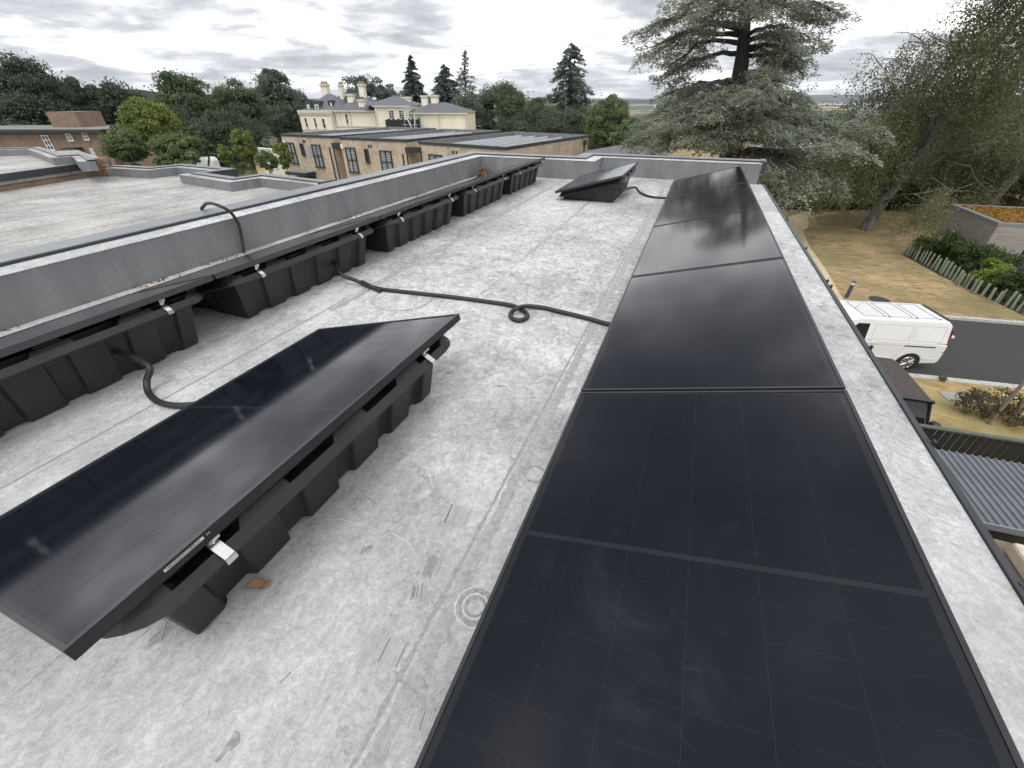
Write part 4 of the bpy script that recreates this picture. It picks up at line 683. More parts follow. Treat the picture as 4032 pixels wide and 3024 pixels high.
# ================================================================== THE WEEPING BIRCH
def birch(label, px, py, spread, top, seed, n_str, leaf=.13, lean=(0, 0), r0=.42, strands=(1.2, 3.4), bias=None, d=None, per=44):
    rs = np.random.RandomState(seed); b = G(px, py, GZ) if d is None else P(px, py, d); base = np.array([b[0], b[1], GZ]); t = thing('birch_tree', label, 'tree', base); wood = MB(); C = []; T = []
    tk = [base-np.array([0, 0, .6]), base+np.array([.15, 0, 1.2]), base+np.array([.5+lean[0]*.2, .1, 4]), base+np.array([.7+lean[0]*.5, lean[1]*.4, 8]), base+np.array([1.+lean[0]*.8, lean[1]*.8, 13]), base+np.array([1.2+lean[0], lean[1], top])]
    wood.tube(smooth(tk, 4), list(np.interp(np.linspace(0, 1, 21), [0, .06, .2, .6, 1], [r0*1.5, r0, r0*.82, r0*.45, .04])), 12)
    sm_ = smooth(tk, 4); tips = []
    for k in range(34):
        f = rs.uniform(.22, .98); p = sm_[int(f*20)]; a = rs.uniform(0, 2*math.pi); l_ = spread*rs.uniform(.45, 1.05)*(1.15-.75*f)*(.86+.14*math.cos(a-YAW) if f > .4 else 1.); up_ = rs.uniform(.35, .9)*(l_*.7); e = p+np.array([math.cos(a)*l_, math.sin(a)*l_, up_*(1 if f > .3 else .4)]); pts = limb(wood, p, e, r0*.20*(1.15-f), .012, rs, .12, 7, 6); tips.append([np.array(q) for q in pts])
        for j in range(3):
            i = rs.randint(2, 7); q = np.array(pts[i]); a2 = a+rs.uniform(-1.1, 1.1); l2 = l_*rs.uniform(.25, .5); e2 = q+np.array([math.cos(a2)*l2, math.sin(a2)*l2, rs.uniform(0, .5)*l2]); tips.append([np.array(x) for x in limb(wood, q, e2, .04, .01, rs, .1, 5, 5)])
    fine = MB()
    lowt = [q for q in tips if q[0][2] < GZ+8.5] or tips
    for k in range(n_str):
        pts = tips[rs.randint(len(tips))] if k % 3 else lowt[rs.randint(len(lowt))]; i = rs.uniform(.25, 1)*(len(pts)-1); i0 = min(len(pts)-2, int(i)); p = pts[i0]+(pts[i0+1]-pts[i0])*(i-i0)+rs.normal(size=3)*.15; l_ = rs.uniform(*strands); m = int(per*l_/2.3); s = rs.random(m)**.8; dr = rs.normal(size=3)*.22; dr[2] = 0
        q = p+np.outer(s*l_, dr)+np.outer(np.sin(s*1.57)*l_*-.92, np.array([0, 0, 1]))+np.outer(np.sin(s*3.1)*.25, dr*3)+rs.normal(size=(m, 3))*np.array([.17, .17, .10]); C.append(q); T.append(np.tile(np.array([dr[0], dr[1], -1.]), (m, 1)))
        if k % 5 == 0: fine.tube([p, p+dr*l_*.5+np.array([0, 0, -l_*.6]), p+dr*l_+np.array([0, 0, -l_*.92])], [.008, .005, .003], 3, False)
    C = np.concatenate(C); T = np.concatenate(T); k = (C[:, 2] > GZ+1.3) & ~((C[:, 2] < GZ+5.) & (C[:, 0] > base[0]+1.6) & (d is None)); quads('crown', C[k], leaf, LF['birch'], t, rs, .62, .1, None, base); w = obj('trunk', wood, MAT['birchbark'], t); obj('twigs', fine, MAT['twig'], w, kind='stuff')
birch('big weeping birch with a thick dark-fissured trunk on the parched lawn', 3405, 905, 9.2, 20, 5, 2100, .12, (1.5, -1), per=52, strands=(1.4, 4.6))
birch('second birch with pale stems behind the timber store at the right edge', 3900, 780, 8.0, 18, 6, 1150, .14, (1.2, -2.), .34, d=47., per=46)
birch('tall thin birch showing against the sky between cedar and right edge', 3640, 800, 6.5, 17, 8, 600, .13, (1., 0), .22, d=52., per=40)
a, b = G(3105, 850, GZ), G(3420, 832, GZ); hedge('dark green hedge behind the curving path', a+np.array([-2, 3, 0]), b+np.array([4, 3, 0]), 2.2, GZ, GZ+2.3, 'hedge', 51, 9000, .22)
broadleaf('dark evergreen bank behind the timber store', 3560, 4150, 520, 800, 62, 'dark', 52, 15000, 50, .36)
broadleaf('dark laurel-like bush at the far right behind the fence', 3880, 4250, 640, 800, 50, 'mid', 53, 7000, 28, .28)
broadleaf('dark broadleaf tree behind the birches', 3350, 3800, 600, 840, 66, 'dark', 54, 12000, 44, .36)
broadleaf('dark tree behind the right-hand birch at the picture edge', 3860, 4350, 330, 700, 70, 'oak', 55, 12000, 50, .42)
# ================================================================== BUILDINGS
def Zm(ox, oy, s): return lambda x, y: (ox+x*s, oy+y*s)
def window(fc, bld, r, cols=2, rows=2, mat='trimdark', fw_=.05, blind=True, pane='pane', vproud=.085, sill=True):
    """r = (u0,u1,z0,z1) on the facade; an opening with frame, bars, panes, blind behind"""
    u0, u1, z0, z1 = r; w = obj('window', MB().fbox(fc, u0, u1, -.012, .004, z0, z1), MAT['room'], bld)
    f = MB(); f.fbox(fc, u0, u0+fw_, -vproud-.03, -.013, z0, z1).fbox(fc, u1-fw_, u1, -vproud-.03, -.013, z0, z1).fbox(fc, u0+fw_, u1-fw_, -vproud-.03, -.013, z1-fw_, z1).fbox(fc, u0+fw_, u1-fw_, -vproud-.03, -.013, z0, z0+fw_)
    for i in range(1, cols): u = u0+(u1-u0)*i/cols; f.fbox(fc, u-fw_*.45, u+fw_*.45, -vproud-.028, -.0135, z0+fw_, z1-fw_)
    for j in range(1, rows): z = z0+(z1-z0)*j/rows; f.fbox(fc, u0+fw_, u1-fw_, -vproud-.026, -.0138, z-fw_*.45, z+fw_*.45)
    obj('window_frame', f, MAT[mat], w)
    if blind:
        s = MB(); n = 13
        for k in range(n): z = z0+(z1-z0)*(k+.12)/n; s.fbox(fc, u0+fw_, u1-fw_, -.042, -.036, z, z+(z1-z0)/n*.74)
        obj('blind', s, MAT['blind'], w)
    obj('pane', MB().fbox(fc, u0+fw_*.8, u1-fw_*.8, -.085, -.079, z0+fw_*.8, z1-fw_*.8), MAT[pane], w)
    if sill: obj('sill', MB().fbox(fc, u0-.05, u1+.05, -.16, -.0125, z0-.05, z0-.001), MAT[mat if mat != 'white' else 'white'], w)
    return w
def rect(fc, z, x0, y0, x1, y1, v=0.):
    a = fc.uz(*z(x0, (y0+y1)/2), v); b = fc.uz(*z(x1, (y0+y1)/2), v); t = fc.uz(*z((x0+x1)/2, y0), v)[1]; bt = fc.uz(*z((x0+x1)/2, y1), v)[1]; return (a[0], b[0], bt, t)
def win_px(fc, z, tl_, br_, v=0.):     # top-left / bottom-right pixel corners (sheared by perspective): width from the top edge
    (u0, z1), (u1, _) = fc.uz(*z(*tl_), v), fc.uz(*z(*br_), v); z0 = fc.uz(*z(*br_), v)[1]; return u0, u1, z0, z1
def pipe(fc, bld, u, z0, z1, v=-.05, name='downpipe', mat='trim', r=.045): obj(name, MB().tube([fc.w(u, v, z0), fc.w(u, v, z1)], r, 8), MAT[mat], bld)
za = Zm(1100, 480, 700/2212); zb = Zm(1700, 480, 800/2212); zm = Zm(1150, 280, 800/2212); zl = Zm(0, 350, 800/2212)
BK = 2.2; BZ = H-BK; GB = -7.6
def flats(label, fl, fr, depth, vdir=(.185, .983), rows=4, u_rows=(.25, .9), dz=0.):
    A = G(*fl, BZ+dz)[:2]; B = G(*fr, BZ+dz)[:2]; v = np.array(vdir)*depth; t = thing('brick_flats', label, 'building', (*((A+B)/2+v/2), GB)); C_, D_ = B+v, A+v; zt = BZ+dz
    obj('wall', MB().prism([tuple(A), tuple(B), tuple(C_), tuple(D_)], GB-.3, zt-.42), MAT['brick'], t)
    loop = [tuple(A), tuple(B), tuple(C_), tuple(D_), tuple(A)]; c = (A+C_)/2
    def inset(p, w): p = np.array(p); return tuple(p+(c-p)/np.hypot(*(c-p))*w*1.4)
    for i in range(4):
        a, b = loop[i], loop[i+1]; ai, bi = inset(a, .28), inset(b, .28); ao, bo = inset(a, -.04), inset(b, -.04)
        obj('coping', MB().hexa([(*ao, zt-.16), (*bo, zt-.16), (*bi, zt-.16), (*ai, zt-.16)], [(*ao, zt), (*bo, zt), (*bi, zt-.012), (*ai, zt-.012)]), MAT['trimdark'], t)
        obj('wall_top', MB().hexa([(*a, zt-.419), (*b, zt-.419), (*bi, zt-.419), (*ai, zt-.419)], [(*a, zt-.161), (*b, zt-.161), (*bi, zt-.161), (*ai, zt-.161)]), MAT['brick'], t)
        obj('upstand', MB().hexa([(*ai, zt-.55), (*bi, zt-.55), (*inset(b, .31), zt-.55), (*inset(a, .31), zt-.55)], [(*ai, zt-.02), (*bi, zt-.02), (*inset(b, .31), zt-.02), (*inset(a, .31), zt-.02)]), MAT['upstand'], t)
    obj('roof', MB().prism([inset(q, .2) for q in loop[:4]], zt-.415, zt-.34), MAT['flatroof'], t); fc = Facade(A, B); return t, fc, zt, v
b1, f1, z1, v1 = flats('buff brick flats block with an open window and porch canopy, left of three', (1104, 526), za(650, 172), 11.5)
b2, f2, z2, v2 = flats('buff brick flats block with two tall blinds, middle of three', za(745, 185), za(1575, 218), 11.5)
b3, f3, z3, v3 = flats('buff brick flats block with a long brick side wall, right of three', za(1735, 240), zb(805, 274), 11.5)
def solar_rows(fc, zt, vdir, name, us, v0, v1):
    for i, u in enumerate(us):
        a = np.array(fc.w(u, 0, 0)[:2]); d = np.array(vdir)/np.hypot(*vdir); n = np.array([d[1], -d[0]]); w = .50; zl_, zh_ = zt-.20, zt-.06
        p = [a+d*v0, a+d*v1]; q = [x+n*w for x in p]
        t = thing('roof_solar_row', name[i], 'solar panel', (*((p[0]+q[1])/2), zt-.34), 'solar rows on the brick flats')
        obj('panel', MB().hexa([(*p[0], zl_-.035), (*q[0], zh_-.035), (*q[1], zh_-.035), (*p[1], zl_-.035)], [(*p[0], zl_), (*q[0], zh_), (*q[1], zh_), (*p[1], zl_)]), MAT['pvdark'], t)
        obj('back_plate', MB().hexa([(*(q[0]+n*.004), zh_-.01), (*(q[0]+n*.02), zl_), (*(q[1]+n*.02), zl_), (*(q[1]+n*.004), zh_-.01)], [(*(q[0]+n*.012), zh_), (*(q[0]+n*.028), zl_), (*(q[1]+n*.028), zl_), (*(q[1]+n*.012), zh_)]), MAT['pvgrey'], t)
        for k in range(1, 5): m = p[0]+(p[1]-p[0])*k/5; m2 = q[0]+(q[1]-q[0])*k/5; obj('joint', MB().hexa([(*m, zl_+.001), (*m2, zh_+.001), (*(m2+d*.03), zh_+.001), (*(m+d*.03), zl_+.001)], [(*m, zl_+.004), (*m2, zh_+.004), (*(m2+d*.03), zh_+.004), (*(m+d*.03), zl_+.004)]), MAT['frame'], t)
on = ['first', 'second', 'third', 'fourth']
solar_rows(f1, z1, v1, [f'pale sloping solar row on the left brick flats, {k} from the left' for k in on], [f1.len*x for x in (.40, .56, .70, .84)], 1.2, 9.6)
solar_rows(f2, z2, v2, [f'pale sloping solar row on the middle brick flats, {k} from the left' for k in on], [f2.len*x for x in (.36, .51, .65, .80)], 1.2, 9.6)
solar_rows(f3, z3, v3, [f'pale sloping solar row on the right brick flats, {k} from the left' for k in on], [f3.len*x for x in (.22, .40, .57, .74)], 1.0, 9.4)
W_ = win_px
window(f1, b1, W_(f1, za, (92, 254), (246, 520))); window(f1, b1, W_(f1, za, (258, 266), (330, 412)), 1, 1, blind=False); window(f1, b1, W_(f1, za, (405, 277), (570, 565)))
sr = W_(f1, za, (398, 288), (436, 430)); obj('open_sash', MB().hexa([f1.w(sr[0], -.03, sr[2]), f1.w(sr[0]+.02, -.55, sr[2]), f1.w(sr[0]+.05, -.55, sr[2]), f1.w(sr[0]+.03, -.03, sr[2])], [f1.w(sr[0], -.03, sr[3]), f1.w(sr[0]+.02, -.55, sr[3]), f1.w(sr[0]+.05, -.55, sr[3]), f1.w(sr[0]+.03, -.03, sr[3])]), MAT['blind'], b1)
cr_ = W_(f1, za, (195, 596), (455, 640)); can = obj('porch_canopy', MB().fbox(f1, cr_[0], cr_[1], -1.0, -.01, cr_[3]-.22, cr_[3]), MAT['trimdark'], b1); obj('canopy_top', MB().fbox(f1, cr_[0]-.03, cr_[1]+.03, -1.04, -.012, cr_[3]+.001, cr_[3]+.02), MAT['lead'], can)
obj('door', MB().fbox(f1, cr_[0]+.1, cr_[1]-.1, -.03, -.001, GB, cr_[3]-.3), MAT['louvre'], b1); window(f1, b1, (cr_[1]+.4, cr_[1]+1.9, cr_[3]-2.0, cr_[3]-.55), 2, 1, blind=False)
window(f2, b2, W_(f2, za, (822, 315), (1000, 630))); window(f2, b2, W_(f2, za, (1060, 335), (1133, 505)), 1, 1, blind=False); window(f2, b2, W_(f2, za, (1250, 352), (1432, 640)))
window(f3, b3, W_(f3, za, (1866, 398), (2050, 700)))
for fc, bl, pts in ((f1, b1, ((297, 240), (317, 242))), (f2, b2, ((1112, 300), (1143, 303))), (f3, b3, ((2163, 378), (2205, 382)))):
    for p in pts: u, z = fc.uz(*za(*p)); obj('vent', MB().fbox(fc, u-.06, u+.06, -.03, -.001, z-.09, z+.09), MAT['trim'], bl)
for fc, bl, u, dz in ((f1, b1, f1.len-.45, .75), (f1, b1, f1.len-.05, .45), (f2, b2, f2.len-.40, .85), (f2, b2, f2.len-.04, .5), (f3, b3, .12, .3)): pipe(fc, bl, u, GB, z2-dz)
for fc, bl, p in ((f1, b1, (66, 258)), (f2, b2, (784, 304))): u, z = fc.uz(*za(*p)); obj('alarm_box', MB().fbox(fc, u-.1, u+.1, -.09, -.001, z-.13, z+.13), MAT['white'], bl)
for fa, bl, u0 in ((f1, b1, 0), (f2, b2, 0)): obj('hopper_ledge', MB().fbox(fa, fa.len-.12, fa.len+1.0, -.10, .6, z1-.75, z1-.45), MAT['trim'], bl); obj('link_wall', MB().fbox(fa, fa.len-.3, fa.len+1.6, .9, 1.2, GB, z1-.46), MAT['brick'], bl)
B3r = Facade(f3.w(f3.len, 0, 0), np.array(f3.w(f3.len, 0, 0)[:2])+v3); pipe(B3r, b3, B3r.len-.7, GB, z3-.35); obj('hopper', MB().fbox(B3r, B3r.len-.85, B3r.len-.55, -.2, -.002, z3-.6, z3-.3), MAT['trim'], b3)
u, z = B3r.uz(*zb(975, 312)); obj('flue_cowl', MB().tube([B3r.w(2.0, -.02, z3-.75), B3r.w(2.0, -.3, z3-.75)], .09, 10).tube([B3r.w(2.0, -.24, z3-.95), B3r.w(2.0, -.24, z3-.5)], .08, 10), MAT['trim'], b3)
# slate-roofed and brick houses beyond the far parapet
def hip(mb, fc, u0, u1, v0, v1, ze, zr, e=.35, hips=(1, 1)):
    u0 -= e; u1 += e; v0 -= e; v1 += e; h = (v1-v0)/2; vm = (v0+v1)/2; a = u0+h*.95*hips[0]; b = u1-h*.95*hips[1]
    if a > b: a = b = (u0+u1)/2
    mb.add([fc.w(u0, v0, ze), fc.w(u1, v0, ze), fc.w(u1, v1, ze), fc.w(u0, v1, ze), fc.w(a, vm, zr), fc.w(b, vm, zr)], [(0, 1, 5, 4), (2, 3, 4, 5), (1, 2, 5), (3, 0, 4), (3, 2, 1, 0)]); return mb
fs_ = Facade(P(2296, 600, 62)[:2], P(2410, 600, 58)[:2]); sb = thing('slate_house', 'low grey slate hipped roof beyond the right brick flats', 'house', (*fs_.w(3, 4, 0)[:2], -7)); ze = P(2350, 606, 60)[2]
obj('wall', MB().fbox(fs_, .3, fs_.len+2, .3, 7.7, -7.5, ze), MAT['brick'], sb); obj('roof', hip(MB(), fs_, 0, fs_.len+2.4, 0, 8, ze, P(2350, 563, 62)[2]), MAT['slate'], sb); obj('aerial', MB().tube([fs_.w(1.5, 3, ze+1), fs_.w(1.5, 3, ze+2.2)], .025, 5).tube([fs_.w(1.1, 3, ze+2.1), fs_.w(2.2, 3, ze+2.1)], .015, 4), MAT['scaffold'], sb)
fk = Facade(P(2950, 600, 50)[:2], P(3420, 600, 47)[:2]); kb = thing('brick_house', 'red-brown brick house with a pale flat roof half hidden by the cedar', 'house', (*fk.w(5, 4, 0)[:2], GZ)); zk = P(3000, 573, 50)[2]
obj('wall', MB().fbox(fk, 0, fk.len, 0, 9, GZ-.2, zk-.3), MAT['brick'], kb); obj('roof', MB().fbox(fk, -.2, fk.len+.2, -.2, 9.2, zk-.299, zk-.12), MAT['flatroof'], kb); obj('fascia', MB().fbox(fk, -.25, fk.len+.25, -.25, -.201, zk-.5, zk-.1), MAT['trimdark'], kb); obj('upper_roof', MB().fbox(fk, 1, fk.len-1, 2, 9, zk-.119, zk+.45), MAT['white'], kb); window(fk, kb, (1.6, 2.8, zk-2.4, zk-1.0), 2, 1, blind=False)
# ------------------------------------------------------------------ the cream mansion
MD = 92.; fm = Facade(P(1172, 500, MD+5)[:2], P(1832, 500, MD-6)[:2]); mansion = thing('mansion', 'cream rendered mansion with grey slate hipped roofs and many chimneys', 'mansion', (*fm.w(16, 6, 0)[:2], -8)); MG = -9.
def mu(x, v=0.): return fm.uz(*zm(x, 420), v)[0]
def mz(y, x, v=0.): return fm.uz(*zm(x, y), v)[1]
vols = [('v1', 62, 405, 0., 9., 425), ('v2', 405, 892, 1.2, 10., 430), ('v3', 892, 1262, .2, 10., 378), ('v4', 1262, 1885, .8, 10.5, 455)]
obj('wall', MB().fbox(fm, mu(62), mu(405), 0, 9, MG, mz(425, 230)), MAT['cream'], mansion); obj('wall', MB().fbox(fm, mu(405)+.01, mu(892, 1.2), 1.2, 10, MG, mz(430, 650, 1.2)), MAT['cream'], mansion)
obj('wall', MB().fbox(fm, mu(892), mu(1262), .2, 10, MG, mz(376, 1080)), MAT['cream'], mansion); obj('wall', MB().fbox(fm, mu(1262)+.01, mu(1885, .8), .8, 10.5, MG, mz(455, 1570, .8)), MAT['cream'], mansion)
for (a, b, v, y, hgt) in ((58, 409, -.25, 424, .5), (58, 409, -.18, 462, .22), (62, 405, -.08, 632, .2), (405, 890, 1.1, 600, .18)):
    zt = mz(y, (a+b)/2); obj('cornice', MB().fbox(fm, mu(a), mu(b), v, v+.24 if v < 1 else 1.199, zt-hgt, zt), MAT['creamd'], mansion)
obj('roof', hip(MB(), fm, mu(405, 1.2), mu(892, 1.2)+.6, 1.2, 10, mz(428, 650, 1.2), mz(300, 650, 5.5)), MAT['slate'], mansion)
obj('roof', hip(MB(), fm, mu(892)-1.5, mu(1262), .2, 10, mz(374, 1080), mz(268, 1030, 5)), MAT['slate'], mansion); obj('roof', hip(MB(), fm, mu(1262)-1, mu(1885, .8), .8, 10.5, mz(452, 1570, .8), mz(338, 1635, 5.5)), MAT['slate'], mansion)
mr = obj('roof', hip(MB(), fm, mu(62)+1.2, mu(1000)-3., 3.5, 13., mz(420, 230)-.1, mz(232, 760, 8), .1), MAT['slated'], mansion); obj('roof', hip(MB(), fm, mu(62)+.5, mu(540), 1., 8., mz(424, 230)-.05, mz(248, 400, 4.5), .0), MAT['slate'], mansion)
for a, b, y, v in ((405, 892, 432, 1.2-.42), (892, 1262, 380, -.2), (1262, 1885, 458, .38)): zt = mz(y, (a+b)/2, v); obj('gutter', MB().fbox(fm, mu(a, v)-.3, mu(b, v)+.35, v-.1, v+.02, zt-.1, zt+.04), MAT['white'], mansion)
for (x0, x1, y0, y1, v, w) in ((132, 182, 507, 614, 0, 0), (232, 280, 511, 617, 0, 0), (322, 374, 515, 622, 0, 0), (458, 492, 462, 566, 1.2, 0), (575, 620, 464, 575, 1.2, 0), (1052, 1116, 428, 520, .2, 0), (1162, 1222, 426, 520, .2, 0), (1380, 1410, 500, 580, .8, 0)):
    fcv = Facade(fm.w(0, v, 0), fm.w(fm.len, v, 0)); r = W_(fcv, zm, (x0, y0), (x1, y1)); window(fcv, mansion, r, 1 if x0 < 1000 else 2, 2 if x0 < 1000 else 4, 'white', .05, False, 'panedark')
fcv = Facade(fm.w(0, 1.2, 0), fm.w(fm.len, 1.2, 0)); r = W_(fcv, zm, (512, 463), (540, 570)); obj('blind_window', MB().fbox(fcv, r[0], r[1], -.03, -.001, r[2], r[3]), MAT['creamd'], mansion)
for x0, x1 in ((160, 196), (245, 292)):
    fcd = Facade(fm.w(0, 1.4, 0), fm.w(fm.len, 1.4, 0)); r = W_(fcd, zm, (x0, 365), (x1, 412)); d_ = obj('dormer', MB().fbox(fcd, r[0]-.45, r[1]+.45, 0, 3., r[2]-.2, r[3]+.55), MAT['slated'], mansion); obj('dormer_window', MB().fbox(fcd, r[0], r[1], -.06, -.001, r[2], r[3]), MAT['white'], d_); obj('dormer_glass', MB().fbox(fcd, r[0]+.14, r[1]-.14, -.07, -.061, r[2]+.14, r[3]-.14), MAT['panedark'], d_)
r = W_(fcd, zm, (372, 345), (440, 400)); d_ = obj('dormer', MB().fbox(fcd, r[0], r[1], .6, 4, r[2], r[3]+.4), MAT['slated'], mansion); obj('dormer_window', MB().fbox(fcd, r[0]+.7, r[1]-.5, .53, .599, r[2]+.2, r[3]), MAT['white'], d_)
for (x0, x1, y0, y1, v, pots) in ((292, 398, 140, 262, 5, 5), (489, 548, 145, 250, 6, 3), (706, 790, 140, 240, 7, 4), (584, 668, 248, 345, 4, 0), (706, 800, 308, 412, 2.2, 0), (1212, 1292, 278, 360, 5, 0), (1392, 1484, 264, 362, 5, 0), (1497, 1592, 258, 356, 5, 0)):
    fcv = Facade(fm.w(0, v, 0), fm.w(fm.len, v, 0)); u0, u1, z0_, z1_ = W_(fcv, zm, (x0, y0), (x1, y1)); du = u1-u0; ch = obj('chimney', MB().fbox(fcv, u0+du*.1, u1-du*.1, 0, 1.3, z0_-2, z1_-.3), MAT['cream'], mansion); obj('chimney_cap', MB().fbox(fcv, u0, u1, -.15, 1.45, z1_-.299, z1_), MAT['creamd'], ch)
    for k in range(pots): u = u0+du*(k+.5)/pots; c_ = fcv.w(u, .65, 0); obj('chimney_pot', MB().lathe([(.14, z1_), (.11, z1_+.35), (.13, z1_+.37), (.12, z1_+.42)], 8, c_[:2]), MAT['claypot'], ch)
obj('skylight', MB().fbox(fm, mu(820), mu(862), 3.2, 3.25, mz(312, 840, 3), mz(285, 840, 3)), MAT['white'], mansion)
for x, v in ((618, 1.1), (910, .1), (1592, .7), (1880, .7), (430, 1.1)): pipe(fm, mansion, mu(x, v), MG, mz(440 if x < 1500 else 458, x, v), v-.05, mat='creamd', r=.06)
r = W_(fm, zm, (1048, 525), (1250, 610)); bal = thing('balcony', 'black iron balcony clad in dark panels on the mansion front', 'balcony', fm.w((r[0]+r[1])/2, -1, r[2])); obj('floor', MB().fbox(fm, r[0], r[1]+2.5, -1.7, .19, r[2]-.5, r[2]), MAT['fencedark'], bal)
for k in range(14): u = r[0]+(r[1]+2.5-r[0])*k/13; obj('rail_panel', MB().fbox(fm, u, u+.45, -1.7, -1.64, r[2], r[3]+.15*(k % 2)), MAT['louvre' if k % 3 else 'fencedark'], bal)
r = W_(fm, zm, (1258, 460), (1395, 650)); sc = thing('scaffold', 'galvanised scaffold tower against the mansion', 'scaffold', fm.w((r[0]+r[1])/2, -1.5, MG))
for u in (r[0], (r[0]+r[1])/2, r[1]):
    for v in (-2.2, -.6): obj('pole', MB().tube([fm.w(u, v, MG), fm.w(u, v, r[3]+1.2)], .05, 6), MAT['scaffold'], sc)
for z in (r[3], r[3]+.9, r[2]+1.): obj('ledger', MB().tube([fm.w(r[0]-.4, -2.25, z), fm.w(r[1]+.4, -2.25, z)], .05, 6), MAT['scaffold'], sc)
obj('brace', MB().tube([fm.w(r[0]+.2, -2.3, r[3]), fm.w(r[1]-.5, -2.3, r[2])], .09, 6), MAT['white'], sc); obj('brace', MB().tube([fm.w(r[1], -2.3, r[3]), fm.w(r[0]+1.6, -2.3, r[2])], .07, 6), MAT['white'], sc); obj('board', MB().fbox(fm, r[0]-.3, r[1]+.3, -2.2, -.6, r[3]-.06, r[3]-.01), MAT['palewood'], sc)
# ------------------------------------------------------------------ red-brick house at the far left
fl_ = Facade(P(20, 530, 84)[:2], P(401, 530, 76)[:2]); lh = thing('brick_house', 'red-brown brick house with white windows and flat roof at the far left', 'house', (*fl_.w(8, 5, 0)[:2], -8.2)); LG = -9.; zE = fl_.uz(*zl(700, 440))[1]
obj('wall', MB().fbox(fl_, -8, fl_.len, 0, 9, LG, zE-.3), MAT['brickred'], lh); obj('roof', MB().fbox(fl_, -8.5, fl_.len+.5, -.6, 9.5, zE-.299, zE), MAT['trimdark'], lh); obj('roof_felt', MB().fbox(fl_, -8.4, fl_.len+.4, -.5, 9.4, zE+.001, zE+.02), MAT['flatroof'], lh)
fl3 = Facade(fl_.w(0, 4, 0), fl_.w(fl_.len, 4, 0)); r = W_(fl3, zl, (490, 250), (862, 368)); obj('roof_block', MB().fbox(fl3, r[0], r[1], 0, 4, zE+.02, r[3]), MAT['brickred'], lh)
for tl_, br_, c, rw in (((445, 503), (610, 668), 2, 3), ((712, 484), (812, 566), 2, 2), ((888, 476), (985, 556), 2, 2), ((975, 648), (1060, 740), 2, 2), ((795, 660), (912, 735), 2, 1)): window(fl_, lh, W_(fl_, zl, tl_, br_), c, rw, 'white', .1, False, 'panedark')
r = W_(fl_, zl, (752, 634), (905, 650)); obj('porch_canopy', MB().fbox(fl_, r[0], r[1], -1.2, -.01, r[2], r[3]), MAT['trimdark'], lh)
r = W_(fl_, zl, (1125, 425), (1300, 520)); obj('glazed_link', MB().fbox(fl_, fl_.len+.01, fl_.len+5, 1.5, 7, r[2]-.6, zE+.1), MAT['panedark'], lh); obj('link_wall', MB().fbox(fl_, fl_.len+.01, fl_.len+5, 1.4, 7.1, LG, r[2]-.61), MAT['brickred'], lh); obj('link_roof', MB().fbox(fl_, fl_.len+.52, fl_.len+5.3, 1., 7.3, zE+.101, zE+.35), MAT['trimdark'], lh)
# cream garden wall by the flats
fw2 = Facade(P(1030, 640, 62)[:2], P(1160, 640, 56)[:2]); gw = tag(obj('garden_wall', MB().fbox(fw2, 0, fw2.len, 0, .3, -7.6, P(1090, 590, 58)[2]), MAT['cream'], bevel=.03), 'sunlit cream garden wall behind the young trees left of the flats', 'wall')
# works with a tall chimney far off in the valley
fp = P(2550, 440, 3300); fF = Facade(P(2455, 440, 3350)[:2], P(2620, 440, 3250)[:2]); fb = thing('factory', 'distant white factory with a tall slim chimney in the valley', 'factory', (fp[0], fp[1], -58)); fpz = lambda y: P(2550, y, 3300)[2]
uu = lambda x: fF.uz(x, 430)[0]
obj('hall', MB().fbox(fF, uu(2508), uu(2536), 0, 60, -59, fpz(436)), MAT['factory'], fb); obj('shed', MB().fbox(fF, uu(2455), uu(2500), 10, 80, -59, fpz(446)), MAT['factory'], fb); obj('shed', MB().fbox(fF, uu(2537), uu(2600), 10, 70, -59, fpz(448)), MAT['factory'], fb); obj('tower', MB().fbox(fF, uu(2560), uu(2568), 5, 30, -59, fpz(433)), MAT['factory'], fb)
obj('chimney', MB().tube([fF.w(uu(2572), 20, -59), fF.w(uu(2573), 20, fpz(412))], [4.2, 2.6], 10), MAT['factory'], fb)
